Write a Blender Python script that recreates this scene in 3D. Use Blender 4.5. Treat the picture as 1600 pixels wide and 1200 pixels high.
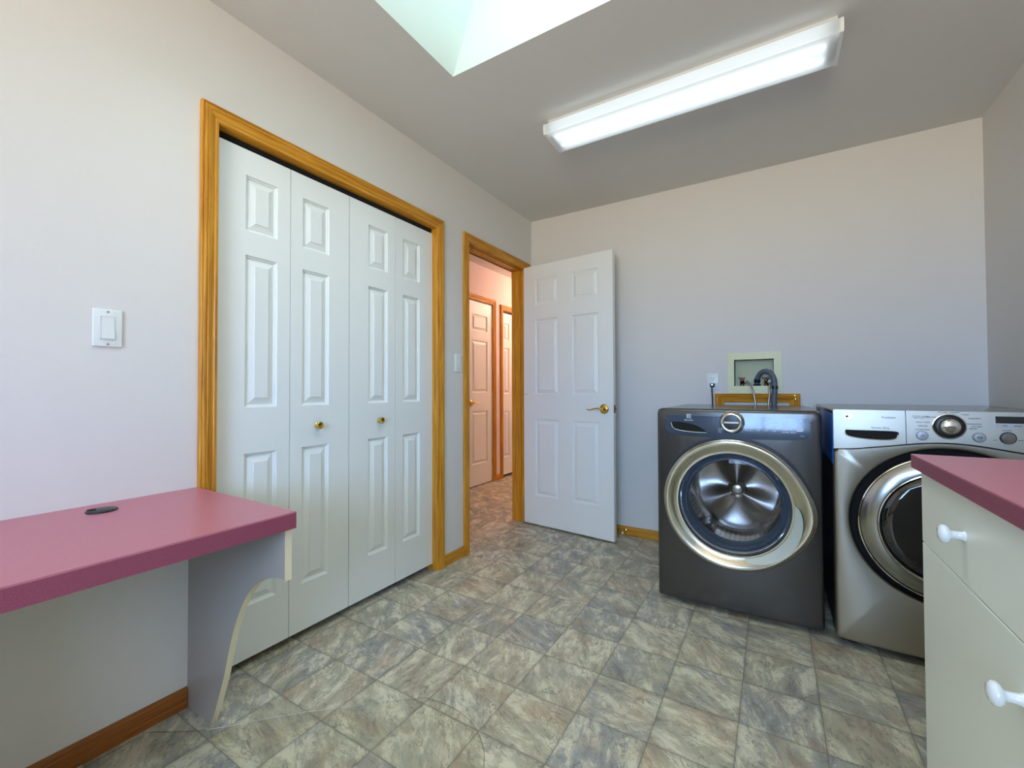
import bpy, bmesh, math, random
from mathutils import Vector, Matrix
PI = math.pi
scene = bpy.context.scene
COL = scene.collection
for o in list(bpy.data.objects):
    bpy.data.objects.remove(o)

# ------------------------------------------------------------------ camera
cd = bpy.data.cameras.new('camera')
cam = bpy.data.objects.new('camera', cd)
COL.objects.link(cam)
cd.sensor_fit = 'HORIZONTAL'
cd.sensor_width = 36.0
cd.lens = 671.5777 / 1600 * 36
cd.shift_y = -(600 - 597.3746) / 1600
cd.clip_start = 0.02
F_ = Vector((-0.518599, 0.854847, 0.01706))
R_ = Vector((0.854936, 0.518722, -0.00347))
U_ = Vector((0.011816, -0.012786, 0.999848))
m = Matrix((R_, U_, -F_)).transposed().to_4x4()
m.translation = Vector((1.69867, -3.117395, 1.05944))
cam.matrix_world = m
scene.camera = cam

# ------------------------------------------------------------------ colour management
vs = scene.view_settings
vs.view_transform = 'Standard'
vs.look = 'None'
vs.gamma = 1
vs.exposure = 0.52
vs.use_curve_mapping = False
scene.cycles.max_bounces = 10
scene.cycles.diffuse_bounces = 6
scene.cycles.glossy_bounces = 5
scene.cycles.transmission_bounces = 8
scene.cycles.transparent_max_bounces = 16
scene.cycles.sample_clamp_indirect = 6
scene.cycles.use_denoising = True
scene.cycles.caustics_reflective = False
scene.cycles.caustics_refractive = False

# ------------------------------------------------------------------ world: hazy blue sky, whiter overhead
W = bpy.data.worlds.new('World')
scene.world = W
W.use_nodes = True
nt = W.node_tree
nt.nodes.clear()
out = nt.nodes.new('ShaderNodeOutputWorld')
bg = nt.nodes.new('ShaderNodeBackground')
tc = nt.nodes.new('ShaderNodeTexCoord')
sep = nt.nodes.new('ShaderNodeSeparateXYZ')
ramp = nt.nodes.new('ShaderNodeValToRGB')
cr = ramp.color_ramp
cr.elements[0].position = 0.44
cr.elements[0].color = (0.86, 0.77, 0.58, 1)
cr.elements[1].position = 1.0
cr.elements[1].color = (0.30, 0.32, 0.30, 1)
e = cr.elements.new(0.49); e.color = (0.80, 0.86, 0.90, 1)
e = cr.elements.new(0.505); e.color = (0.42, 0.64, 1.02, 1)
e = cr.elements.new(0.60); e.color = (0.33, 0.58, 1.02, 1)
e = cr.elements.new(0.68); e.color = (0.50, 0.66, 0.88, 1)
e = cr.elements.new(0.80); e.color = (0.46, 0.53, 0.53, 1)
mul = nt.nodes.new('ShaderNodeMath'); mul.operation = 'MULTIPLY_ADD'
mul.inputs[1].default_value = 0.5; mul.inputs[2].default_value = 0.5
nt.links.new(tc.outputs['Generated'], sep.inputs[0])
nt.links.new(sep.outputs['Z'], mul.inputs[0])
nt.links.new(mul.outputs[0], ramp.inputs[0])
nt.links.new(ramp.outputs[0], bg.inputs[0])
SKY = 18.5
bg.inputs[1].default_value = SKY
nt.links.new(bg.outputs[0], out.inputs[0])


def portal(name, loc, sx, sy, rot):
    l = bpy.data.lights.new(name, 'AREA')
    l.shape = 'RECTANGLE'; l.size = sx; l.size_y = sy
    l.cycles.is_portal = True
    o = bpy.data.objects.new(name, l)
    o.location = loc; o.rotation_euler = rot
    COL.objects.link(o)
    return o


# room constants
XW, YF, H = 2.6334, -5.30, 2.4487
WIN = (1.05, 2.50, 0.88, 2.14)            # x0,x1,z0,z1 of the window in the wall behind the camera
SKL = (0.502, 1.80, -2.50, -1.64)           # x0,x1,y0,y1 of the skylight well
portal('window_portal', ((WIN[0] + WIN[1]) / 2, YF - 0.10, (WIN[2] + WIN[3]) / 2), WIN[1] - WIN[0], WIN[3] - WIN[2], (PI / 2, 0, 0))
portal('skylight_portal', ((SKL[0] + SKL[1]) / 2 + .1, (SKL[2] + SKL[3]) / 2, H + .84), SKL[1] - SKL[0] - .3, SKL[3] - SKL[2], (0, 0, 0))
# warm lamp light in the hall: the bulb inside the hall ceiling lamp
hl = bpy.data.lights.new('hall_bulb', 'POINT')
hl.energy = 35; hl.color = (1.0, 0.62, 0.46); hl.shadow_soft_size = 0.05
hlo = bpy.data.objects.new('hall_bulb', hl)
hlo.location = (-0.32, 2.15, H - 0.16)
COL.objects.link(hlo)


# ------------------------------------------------------------------ materials
def new_mat(name):
    mt = bpy.data.materials.new(name)
    mt.use_nodes = True
    nt = mt.node_tree
    b = nt.nodes['Principled BSDF']
    return mt, nt, b


def N(nt, t, **kw):
    n = nt.nodes.new(t)
    for k, v in kw.items():
        setattr(n, k, v)
    return n


def L(nt, a, b):
    nt.links.new(a, b)


def srgb(r, g, b):
    f = lambda c: (c / 255 / 12.92) if c / 255 <= 0.04045 else ((c / 255 + 0.055) / 1.055) ** 2.4
    return (f(r), f(g), f(b), 1)


def simple(name, col, rough=0.5, metal=0.0, bump=0.0, bscale=300, var=0.0, vscale=6, spec=None, coat=0.0):
    mt, nt, b = new_mat(name)
    b.inputs['Base Color'].default_value = col
    b.inputs['Roughness'].default_value = rough
    b.inputs['Metallic'].default_value = metal
    if spec is not None:
        b.inputs['Specular IOR Level'].default_value = spec
    if coat:
        b.inputs['Coat Weight'].default_value = coat
        b.inputs['Coat Roughness'].default_value = 0.05
    t = N(nt, 'ShaderNodeTexCoord')
    if bump:
        nz = N(nt, 'ShaderNodeTexNoise'); nz.inputs['Scale'].default_value = bscale
        nz.inputs['Detail'].default_value = 3
        bp = N(nt, 'ShaderNodeBump'); bp.inputs['Strength'].default_value = bump
        bp.inputs['Distance'].default_value = 0.002
        L(nt, t.outputs['Object'], nz.inputs['Vector']); L(nt, nz.outputs['Fac'], bp.inputs['Height'])
        L(nt, bp.outputs[0], b.inputs['Normal'])
    nz2 = N(nt, 'ShaderNodeTexNoise'); nz2.inputs['Scale'].default_value = vscale
    nz2.inputs['Detail'].default_value = 4
    mx = N(nt, 'ShaderNodeMix', data_type='RGBA')
    v = max(var, 0.01)
    mx.inputs['A'].default_value = tuple(c * (1 - v) for c in col[:3]) + (1,)
    mx.inputs['B'].default_value = tuple(min(1, c * (1 + v)) for c in col[:3]) + (1,)
    L(nt, t.outputs['Object'], nz2.inputs['Vector']); L(nt, nz2.outputs['Fac'], mx.inputs['Factor'])
    L(nt, mx.outputs['Result'], b.inputs['Base Color'])
    return mt


def speckle(name, col, col2, scale=900, rough=0.4):
    """laminate with a fine two-tone speckle"""
    mt, nt, b = new_mat(name)
    t = N(nt, 'ShaderNodeTexCoord')
    nz = N(nt, 'ShaderNodeTexNoise'); nz.inputs['Scale'].default_value = scale; nz.inputs['Detail'].default_value = 2
    rp = N(nt, 'ShaderNodeValToRGB')
    rp.color_ramp.elements[0].position = 0.35; rp.color_ramp.elements[0].color = col2
    rp.color_ramp.elements[1].position = 0.62; rp.color_ramp.elements[1].color = col
    L(nt, t.outputs['Object'], nz.inputs['Vector']); L(nt, nz.outputs['Fac'], rp.inputs[0])
    L(nt, rp.outputs[0], b.inputs['Base Color'])
    b.inputs['Roughness'].default_value = rough
    bp = N(nt, 'ShaderNodeBump'); bp.inputs['Strength'].default_value = 0.06; bp.inputs['Distance'].default_value = 0.001
    L(nt, nz.outputs['Fac'], bp.inputs['Height']); L(nt, bp.outputs[0], b.inputs['Normal'])
    return mt


def wood(name, c0, c1, c2, rough=0.38):
    """oak; the UV runs (length, across) in metres so the grain follows every piece"""
    mt, nt, b = new_mat(name)
    t = N(nt, 'ShaderNodeTexCoord')
    mp = N(nt, 'ShaderNodeMapping'); mp.inputs['Scale'].default_value = (2.2, 60, 1)
    n1 = N(nt, 'ShaderNodeTexNoise'); n1.inputs['Scale'].default_value = 1.6; n1.inputs['Detail'].default_value = 5
    n1.inputs['Distortion'].default_value = 0.6
    mp2 = N(nt, 'ShaderNodeMapping'); mp2.inputs['Scale'].default_value = (14, 700, 1)
    n2 = N(nt, 'ShaderNodeTexNoise'); n2.inputs['Scale'].default_value = 1.0; n2.inputs['Detail'].default_value = 2
    L(nt, t.outputs['UV'], mp.inputs[0]); L(nt, mp.outputs[0], n1.inputs['Vector'])
    L(nt, t.outputs['UV'], mp2.inputs[0]); L(nt, mp2.outputs[0], n2.inputs['Vector'])
    rp = N(nt, 'ShaderNodeValToRGB')
    e = rp.color_ramp.elements
    e[0].position = 0.30; e[0].color = c0
    e[1].position = 0.72; e[1].color = c2
    k = e.new(0.5); k.color = c1
    mx = N(nt, 'ShaderNodeMix', data_type='RGBA', blend_type='MULTIPLY')
    r2 = N(nt, 'ShaderNodeMapRange'); r2.inputs['From Min'].default_value = 0.3; r2.inputs['From Max'].default_value = 0.55
    r2.inputs['To Min'].default_value = 0.72; r2.inputs['To Max'].default_value = 1.0
    L(nt, n1.outputs['Fac'], rp.inputs[0]); L(nt, rp.outputs[0], mx.inputs['A'])
    L(nt, n2.outputs['Fac'], r2.inputs[0]); L(nt, r2.outputs[0], mx.inputs['B'])
    mx.inputs['Factor'].default_value = 0.8
    L(nt, mx.outputs['Result'], b.inputs['Base Color'])
    b.inputs['Roughness'].default_value = rough
    b.inputs['Coat Weight'].default_value = 0.08; b.inputs['Coat Roughness'].default_value = 0.3
    b.inputs['Specular IOR Level'].default_value = 0.3
    bp = N(nt, 'ShaderNodeBump'); bp.inputs['Strength'].default_value = 0.15; bp.inputs['Distance'].default_value = 0.0006
    L(nt, n2.outputs['Fac'], bp.inputs['Height']); L(nt, bp.outputs[0], b.inputs['Normal'])
    return mt


def brushed(name, col, rough=0.32, horizontal=True, metal=1.0, amt=0.12, aniso=0.0):
    mt, nt, b = new_mat(name)
    b.inputs['Metallic'].default_value = metal
    t = N(nt, 'ShaderNodeTexCoord')
    mp = N(nt, 'ShaderNodeMapping')
    mp.inputs['Scale'].default_value = (6, 6, 900) if horizontal else (900, 900, 6)
    nz = N(nt, 'ShaderNodeTexNoise'); nz.inputs['Scale'].default_value = 1; nz.inputs['Detail'].default_value = 2
    L(nt, t.outputs['Object'], mp.inputs[0]); L(nt, mp.outputs[0], nz.inputs['Vector'])
    mx = N(nt, 'ShaderNodeMix', data_type='RGBA')
    mx.inputs['A'].default_value = tuple(c * (1 - amt) for c in col[:3]) + (1,)
    mx.inputs['B'].default_value = tuple(min(1, c * (1 + amt)) for c in col[:3]) + (1,)
    L(nt, nz.outputs['Fac'], mx.inputs['Factor']); L(nt, mx.outputs['Result'], b.inputs['Base Color'])
    rr = N(nt, 'ShaderNodeMapRange'); rr.inputs['To Min'].default_value = rough * 0.85; rr.inputs['To Max'].default_value = rough * 1.15
    L(nt, nz.outputs['Fac'], rr.inputs[0]); L(nt, rr.outputs[0], b.inputs['Roughness'])
    return mt


def glass_clear(name, tint=(1, 1, 1, 1), gloss=0.12, rough=0.0, ior=1.45):
    """thin pane: light passes straight through, surface mirrors by Fresnel"""
    mt, nt, b = new_mat(name)
    nt.nodes.remove(b)
    o = nt.nodes['Material Output']
    tr = N(nt, 'ShaderNodeBsdfTransparent'); tr.inputs[0].default_value = tint
    gl = N(nt, 'ShaderNodeBsdfGlossy'); gl.inputs['Roughness'].default_value = rough
    fr = N(nt, 'ShaderNodeLayerWeight'); fr.inputs[0].default_value = 0.5
    pw = N(nt, 'ShaderNodeMath', operation='POWER'); pw.inputs[1].default_value = 4.0
    L(nt, fr.outputs['Facing'], pw.inputs[0])
    ad = N(nt, 'ShaderNodeMath', operation='MULTIPLY_ADD'); ad.inputs[1].default_value = 0.75 * ior / 1.45; ad.inputs[2].default_value = gloss * 0.35
    mx = N(nt, 'ShaderNodeMixShader')
    L(nt, pw.outputs[0], ad.inputs[0]); L(nt, ad.outputs[0], mx.inputs[0])
    L(nt, tr.outputs[0], mx.inputs[1]); L(nt, gl.outputs[0], mx.inputs[2]); L(nt, mx.outputs[0], o.inputs[0])
    return mt


def tile_floor():
    """printed vinyl: 229 x 225 mm slate tiles, every tile with its own stone"""
    mt, nt, b = new_mat('slate_vinyl')
    t = N(nt, 'ShaderNodeTexCoord')
    sp = N(nt, 'ShaderNodeSeparateXYZ'); L(nt, t.outputs['Object'], sp.inputs[0])

    def mth(op, a, bb=None, c=None):
        n = N(nt, 'ShaderNodeMath', operation=op)
        for i, v in enumerate((a, bb, c)):
            if v is None: continue
            if isinstance(v, (int, float)): n.inputs[i].default_value = v
            else: L(nt, v, n.inputs[i])
        return n.outputs[0]
    u = mth('DIVIDE', mth('SUBTRACT', sp.outputs['X'], -0.010), 0.229)
    v = mth('DIVIDE', mth('SUBTRACT', sp.outputs['Y'], -2.242), 0.2255)
    iu, iv = mth('FLOOR', u), mth('FLOOR', v)
    fu, fv = mth('FRACT', u), mth('FRACT', v)
    cid = N(nt, 'ShaderNodeCombineXYZ'); L(nt, iu, cid.inputs[0]); L(nt, iv, cid.inputs[1])
    wn = N(nt, 'ShaderNodeTexWhiteNoise', noise_dimensions='3D'); L(nt, cid.outputs[0], wn.inputs['Vector'])
    ws = N(nt, 'ShaderNodeSeparateColor'); L(nt, wn.outputs['Color'], ws.inputs[0])
    # local coordinates, rotated and shifted per tile
    loc = N(nt, 'ShaderNodeCombineXYZ'); L(nt, fu, loc.inputs[0]); L(nt, fv, loc.inputs[1])
    rot = N(nt, 'ShaderNodeVectorRotate', rotation_type='Z_AXIS')
    L(nt, loc.outputs[0], rot.inputs['Vector'])
    L(nt, mth('MULTIPLY_ADD', ws.outputs[0], 1.6, 0.1), rot.inputs['Angle'])
    off = N(nt, 'ShaderNodeVectorMath', operation='SCALE'); L(nt, wn.outputs['Color'], off.inputs[0]); off.inputs['Scale'].default_value = 37.0
    add = N(nt, 'ShaderNodeVectorMath', operation='ADD'); L(nt, rot.outputs[0], add.inputs[0]); L(nt, off.outputs[0], add.inputs[1])
    # broad patches
    n1 = N(nt, 'ShaderNodeTexNoise'); n1.inputs['Scale'].default_value = 1.5; n1.inputs['Detail'].default_value = 4
    n1.inputs['Roughness'].default_value = 0.6; n1.inputs['Distortion'].default_value = 0.5
    L(nt, add.outputs[0], n1.inputs['Vector'])
    # cleft streaks
    st = N(nt, 'ShaderNodeMapping'); st.inputs['Scale'].default_value = (1.1, 2.5, 1); L(nt, add.outputs[0], st.inputs[0])
    n2 = N(nt, 'ShaderNodeTexNoise'); n2.inputs['Scale'].default_value = 1.25; n2.inputs['Detail'].default_value = 9
    n2.inputs['Roughness'].default_value = 0.74; n2.inputs['Distortion'].default_value = 0.35
    L(nt, st.outputs[0], n2.inputs['Vector'])
    # ridged veins
    st2 = N(nt, 'ShaderNodeMapping'); st2.inputs['Scale'].default_value = (1.2, 2.8, 1); st2.inputs['Location'].default_value = (9, 3, 5)
    L(nt, add.outputs[0], st2.inputs[0])
    n3 = N(nt, 'ShaderNodeTexNoise'); n3.inputs['Scale'].default_value = 1.3; n3.inputs['Detail'].default_value = 7
    n3.inputs['Roughness'].default_value = 0.62; n3.inputs['Distortion'].default_value = 1.0
    L(nt, st2.outputs[0], n3.inputs['Vector'])
    ridge = mth('ABSOLUTE', mth('SUBTRACT', n3.outputs['Fac'], 0.5))
    vein = N(nt, 'ShaderNodeMapRange'); vein.inputs['From Min'].default_value = 0.0; vein.inputs['From Max'].default_value = 0.012
    vein.inputs['To Min'].default_value = 0.75; vein.inputs['To Max'].default_value = 0.0
    L(nt, ridge, vein.inputs[0])
    # base stone colour per tile: grey, green grey, sand, rust
    rp = N(nt, 'ShaderNodeValToRGB'); rp.color_ramp.interpolation = 'LINEAR'
    e = rp.color_ramp.elements
    e[0].position = 0.0; e[0].color = srgb(128, 130, 124)
    e[1].position = 1.0; e[1].color = srgb(172, 154, 130)
    for p_, c_ in ((0.25, srgb(150, 151, 148)), (0.45, srgb(158, 157, 142)), (0.65, srgb(172, 168, 146)), (0.85, srgb(164, 154, 136))):
        k = e.new(p_); k.color = c_
    hue = mth('ADD', mth('MULTIPLY', ws.outputs[1], 0.48), mth('MULTIPLY', mth('SUBTRACT', n1.outputs['Fac'], 0.28), 1.3))
    L(nt, hue, rp.inputs[0])
    # light cream patches
    cream = N(nt, 'ShaderNodeMapRange'); cream.inputs['From Min'].default_value = 0.485; cream.inputs['From Max'].default_value = 0.59
    cream.inputs['To Min'].default_value = 0; cream.inputs['To Max'].default_value = 0.75
    L(nt, n2.outputs['Fac'], cream.inputs[0])
    m1 = N(nt, 'ShaderNodeMix', data_type='RGBA'); L(nt, cream.outputs[0], m1.inputs['Factor'])
    L(nt, rp.outputs[0], m1.inputs['A']); m1.inputs['B'].default_value = srgb(216, 212, 188)
    dark = N(nt, 'ShaderNodeMapRange'); dark.inputs['From Min'].default_value = 0.46; dark.inputs['From Max'].default_value = 0.30
    dark.inputs['To Min'].default_value = 0; dark.inputs['To Max'].default_value = 0.8
    L(nt, n2.outputs['Fac'], dark.inputs[0])
    m2 = N(nt, 'ShaderNodeMix', data_type='RGBA'); L(nt, dark.outputs[0], m2.inputs['Factor'])
    L(nt, m1.outputs['Result'], m2.inputs['A']); m2.inputs['B'].default_value = srgb(104, 103, 98)
    m3 = N(nt, 'ShaderNodeMix', data_type='RGBA'); L(nt, vein.outputs[0], m3.inputs['Factor'])
    L(nt, m2.outputs['Result'], m3.inputs['A']); m3.inputs['B'].default_value = srgb(92, 84, 74)
    # rusty blotches on a few tiles
    n4 = N(nt, 'ShaderNodeTexNoise'); n4.inputs['Scale'].default_value = 1.8; n4.inputs['Detail'].default_value = 3
    o4 = N(nt, 'ShaderNodeVectorMath', operation='ADD'); o4.inputs[1].default_value = (51, 17, 3)
    L(nt, add.outputs[0], o4.inputs[0]); L(nt, o4.outputs[0], n4.inputs['Vector'])
    rust = N(nt, 'ShaderNodeMapRange'); rust.inputs['From Min'].default_value = 0.52; rust.inputs['From Max'].default_value = 0.72
    rust.inputs['To Max'].default_value = 0.4; L(nt, n4.outputs['Fac'], rust.inputs[0])
    m4 = N(nt, 'ShaderNodeMix', data_type='RGBA'); L(nt, rust.outputs[0], m4.inputs['Factor'])
    L(nt, m3.outputs['Result'], m4.inputs['A']); m4.inputs['B'].default_value = srgb(172, 138, 112)
    # grout groove
    du = mth('MULTIPLY', mth('MINIMUM', fu, mth('SUBTRACT', 1.0, fu)), 0.229)
    dv = mth('MULTIPLY', mth('MINIMUM', fv, mth('SUBTRACT', 1.0, fv)), 0.2255)
    wob = N(nt, 'ShaderNodeTexNoise'); wob.inputs['Scale'].default_value = 28; L(nt, t.outputs['Object'], wob.inputs['Vector'])
    dd = mth('MINIMUM', du, dv)
    dw = mth('ADD', dd, mth('MULTIPLY', mth('SUBTRACT', wob.outputs['Fac'], 0.5), 0.0022))
    g = N(nt, 'ShaderNodeMapRange'); g.inputs['From Min'].default_value = 0.0008; g.inputs['From Max'].default_value = 0.0030
    g.inputs['To Min'].default_value = 0.7; g.inputs['To Max'].default_value = 0
    L(nt, dw, g.inputs[0])
    g2 = N(nt, 'ShaderNodeMapRange'); g2.inputs['From Min'].default_value = 0.0; g2.inputs['From Max'].default_value = 0.012
    g2.inputs['To Min'].default_value = 0.22; g2.inputs['To Max'].default_value = 0
    L(nt, dw, g2.inputs[0])
    m5 = N(nt, 'ShaderNodeMix', data_type='RGBA'); L(nt, mth('MAXIMUM', g.outputs[0], g2.outputs[0]), m5.inputs['Factor'])
    L(nt, m4.outputs['Result'], m5.inputs['A']); m5.inputs['B'].default_value = srgb(100, 98, 90)
    hsv = N(nt, 'ShaderNodeHueSaturation'); hsv.inputs['Value'].default_value = 1.14; hsv.inputs['Saturation'].default_value = 1.0
    L(nt, m5.outputs['Result'], hsv.inputs['Color']); L(nt, hsv.outputs[0], b.inputs['Base Color'])
    b.inputs['Roughness'].default_value = 0.42
    b.inputs['Specular IOR Level'].default_value = 0.4
    hgt = mth('ADD', mth('MULTIPLY', n2.outputs['Fac'], 0.5), mth('MULTIPLY', g.outputs[0], -0.6))
    bp = N(nt, 'ShaderNodeBump'); bp.inputs['Strength'].default_value = 0.35; bp.inputs['Distance'].default_value = 0.0025
    L(nt, hgt, bp.inputs['Height']); L(nt, bp.outputs[0], b.inputs['Normal'])
    return mt


MAT = dict(
    wall=simple('lilac_wall_paint', srgb(221, 218, 214), 0.7, bump=0.10, bscale=260),
    hallwall=simple('hall_wall_paint', srgb(228, 214, 210), 0.7, bump=0.10, bscale=260),
    ceil=simple('ceiling_paint', srgb(216, 216, 214), 0.85, bump=0.25, bscale=320),
    well=simple('skylight_well_white', srgb(196, 206, 200), 0.6),
    floor=tile_floor(),
    oak=wood('honey_oak', srgb(178, 112, 24), srgb(206, 142, 38), srgb(226, 168, 66)),
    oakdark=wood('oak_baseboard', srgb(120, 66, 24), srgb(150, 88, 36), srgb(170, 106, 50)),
    door=simple('white_door_paint', srgb(232, 236, 234), 0.42, bump=0.05, bscale=200),
    frame=simple('window_vinyl', srgb(235, 236, 236), 0.35),
    brass=simple('polished_brass', srgb(226, 190, 96), 0.14, metal=1.0),
    black=simple('black_plastic', srgb(26, 26, 28), 0.35),
    deep=simple('dark_void', srgb(14, 14, 14), 0.9),
    pink=speckle('mauve_laminate', srgb(194, 118, 134), srgb(180, 102, 120), 700, 0.33),
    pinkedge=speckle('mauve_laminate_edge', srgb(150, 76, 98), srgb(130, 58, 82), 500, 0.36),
    cream=simple('cream_edge_band', srgb(228, 218, 186), 0.45),
    panelw=simple('white_melamine', srgb(160, 153, 148), 0.35, bump=0.03),
    cab=simple('pale_green_white_laminate', srgb(238, 242, 230), 0.38, bump=0.03, bscale=500),
    knobw=simple('white_ceramic', srgb(236, 240, 244), 0.15, coat=0.5),
    plate=simple('white_plate_plastic', srgb(228, 233, 230), 0.3),
    ivory=simple('ivory_plastic', srgb(216, 216, 168), 0.4),
    ivoryin=simple('ivory_plastic_inside', srgb(196, 200, 160), 0.5),
    red=simple('red_valve_handle', srgb(132, 26, 22), 0.35),
    valve=simple('bronze_valve', srgb(120, 84, 52), 0.35, metal=1.0),
    drain=simple('grey_drain_hose', srgb(92, 100, 116), 0.5),
    braid=brushed('braided_steel', srgb(170, 166, 160), 0.35, amt=0.3),
    grip=simple('pale_silver_grip', srgb(196, 204, 196), 0.3, metal=0.3),
    chrome=simple('chrome', srgb(226, 226, 220), 0.06, metal=1.0),
    satin=brushed('satin_chrome', srgb(200, 198, 186), 0.16, amt=0.05),
    titan=simple('titanium_paint', srgb(86, 84, 82), 0.26, metal=0.75, coat=0.3),
    gpanel=simple('gloss_control_panel', srgb(48, 66, 86), 0.14, metal=0.0, coat=0.35),
    gasket=simple('grey_blue_gasket', srgb(64, 76, 92), 0.4),
    drum=simple('drum_steel', srgb(170, 168, 166), 0.20, metal=1.0),
    drumd=simple('drum_back_steel', srgb(158, 152, 146), 0.32, metal=1.0),
    steel=brushed('dryer_graphite_steel', srgb(178, 172, 158), 0.42, horizontal=True, amt=0.06),
    steelside=simple('dryer_side_paint', srgb(54, 54, 58), 0.35, metal=0.2),
    dsilver=simple('dryer_door_silver', srgb(158, 158, 152), 0.20, metal=1.0),
    dglass=simple('smoked_glass', srgb(22, 22, 26), 0.05, coat=1.0),
    lcd=simple('display_glass', srgb(10, 12, 20), 0.08, coat=0.5),
    btn=simple('silver_button', srgb(200, 202, 206), 0.25, metal=0.8),
    print_w=simple('white_print', srgb(214, 220, 230), 0.5),
    print_d=simple('dark_print', srgb(60, 62, 70), 0.5),
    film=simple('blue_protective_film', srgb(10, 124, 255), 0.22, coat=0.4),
    white=simple('white_enamel', srgb(238, 240, 240), 0.35),
    pan=simple('fixture_housing', srgb(214, 214, 214), 0.4),
    mark=simple('scuff_mark', srgb(120, 120, 120), 0.7),
)
MAT['pane'] = glass_clear('window_glass', (0.96, 0.98, 1, 1))
MAT['bowl'] = glass_clear('door_bowl_glass', (0.95, 0.96, 0.98, 1), gloss=0.05, ior=0.9)
MAT['mat'] = glass_clear('clear_vinyl_mat', (0.985, 0.985, 0.975, 1), gloss=0.03, rough=0.2, ior=0.15)
MAT['matedge'] = glass_clear('clear_vinyl_edge', (0.86, 0.86, 0.82, 1), gloss=0.12, rough=0.25, ior=0.25)


def emissive(name, col, st):
    mt, nt, b = new_mat(name)
    nt.nodes.remove(b)
    e = N(nt, 'ShaderNodeEmission'); e.inputs[0].default_value = col; e.inputs[1].default_value = st
    L(nt, e.outputs[0], nt.nodes['Material Output'].inputs[0])
    return mt


MAT['tube'] = emissive('fluorescent_tube', (0.86, 0.96, 1.0, 1), 2.15)
MAT['hallglass'] = emissive('hall_lamp_glass', (1.0, 0.72, 0.45, 1), 3.0)


def lens_mat():
    mt, nt, b = new_mat('acrylic_lens')
    nt.nodes.remove(b)
    o = nt.nodes['Material Output']
    tr = N(nt, 'ShaderNodeBsdfTranslucent'); tr.inputs[0].default_value = (0.93, 0.96, 0.98, 1)
    df = N(nt, 'ShaderNodeBsdfDiffuse'); df.inputs[0].default_value = (0.85, 0.88, 0.9, 1)
    gl = N(nt, 'ShaderNodeBsdfGlossy'); gl.inputs['Roughness'].default_value = 0.25
    m0 = N(nt, 'ShaderNodeMixShader'); m0.inputs[0].default_value = 0.22
    m1 = N(nt, 'ShaderNodeMixShader'); m1.inputs[0].default_value = 0.05
    L(nt, tr.outputs[0], m0.inputs[1]); L(nt, df.outputs[0], m0.inputs[2])
    L(nt, m0.outputs[0], m1.inputs[1]); L(nt, gl.outputs[0], m1.inputs[2])
    L(nt, m1.outputs[0], o.inputs[0])
    return mt


MAT['lens'] = lens_mat()


def drum_mat():
    mt, nt, b = new_mat('perforated_drum_steel')
    b.inputs['Metallic'].default_value = 1.0; b.inputs['Roughness'].default_value = 0.22
    t = N(nt, 'ShaderNodeTexCoord'); sp = N(nt, 'ShaderNodeSeparateXYZ'); L(nt, t.outputs['Object'], sp.inputs[0])

    def mth(op, a, bb=None):
        n = N(nt, 'ShaderNodeMath', operation=op)
        for i, v in enumerate((a, bb)):
            if v is None: continue
            if isinstance(v, (int, float)): n.inputs[i].default_value = v
            else: L(nt, v, n.inputs[i])
        return n.outputs[0]
    an = mth('MULTIPLY', mth('ARCTAN2', sp.outputs['X'], mth('SUBTRACT', sp.outputs['Z'], 0.524)), 64 / (2 * PI))
    yy = mth('MULTIPLY', sp.outputs['Y'], 42.0)
    fa_ = mth('SUBTRACT', mth('FRACT', an), 0.5); fy = mth('SUBTRACT', mth('FRACT', yy), 0.5)
    d_ = mth('SQRT', mth('ADD', mth('MULTIPLY', fa_, fa_), mth('MULTIPLY', fy, fy)))
    hole = mth('LESS_THAN', d_, 0.17)
    side = mth('GREATER_THAN', mth('SQRT', mth('ADD', mth('MULTIPLY', sp.outputs['X'], sp.outputs['X']), mth('POWER', mth('ABSOLUTE', mth('SUBTRACT', sp.outputs['Z'], 0.524)), 2.0))), 0.228)
    mx = N(nt, 'ShaderNodeMix', data_type='RGBA'); L(nt, mth('MULTIPLY', hole, side), mx.inputs['Factor'])
    mx.inputs['A'].default_value = srgb(200, 196, 190); mx.inputs['B'].default_value = srgb(20, 20, 24)
    L(nt, mx.outputs['Result'], b.inputs['Base Color'])
    return mt


MAT['drumwall'] = drum_mat()


# ------------------------------------------------------------------ mesh helpers
def B():
    bm = bmesh.new()
    bm.loops.layers.uv.new('UVMap')
    return bm


def quad(bm, pts, uvs=None):
    vs_ = [bm.verts.new(p) for p in pts]
    f = bm.faces.new(vs_)
    if uvs:
        uv = bm.loops.layers.uv.active
        for l, w in zip(f.loops, uvs):
            l[uv].uv = w
    return f


def box(bm, x0, x1, y0, y1, z0, z1, bev=0.0, seg=2):
    r = bmesh.ops.create_cube(bm, size=1.0)
    vs_ = r['verts']
    for v in vs_:
        v.co = Vector((x0 + (v.co.x + .5) * (x1 - x0), y0 + (v.co.y + .5) * (y1 - y0), z0 + (v.co.z + .5) * (z1 - z0)))
    if bev:
        ed = list({e for v in vs_ for e in v.link_edges})
        bmesh.ops.bevel(bm, geom=ed, offset=bev, segments=seg, affect='EDGES', profile=0.5)
    # lengthwise UV for grain
    return bm


def box_uv(bm):
    """UV: u along the object's longest axis, v across"""
    uv = bm.loops.layers.uv.active
    mn = Vector((1e9,) * 3); mx = Vector((-1e9,) * 3)
    for v in bm.verts:
        for i in range(3):
            mn[i] = min(mn[i], v.co[i]); mx[i] = max(mx[i], v.co[i])
    d = mx - mn
    a = max(range(3), key=lambda i: d[i])
    oth = [i for i in range(3) if i != a]
    for f in bm.faces:
        for l in f.loops:
            c = l.vert.co
            l[uv].uv = (c[a], c[oth[0]] + c[oth[1]])


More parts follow.
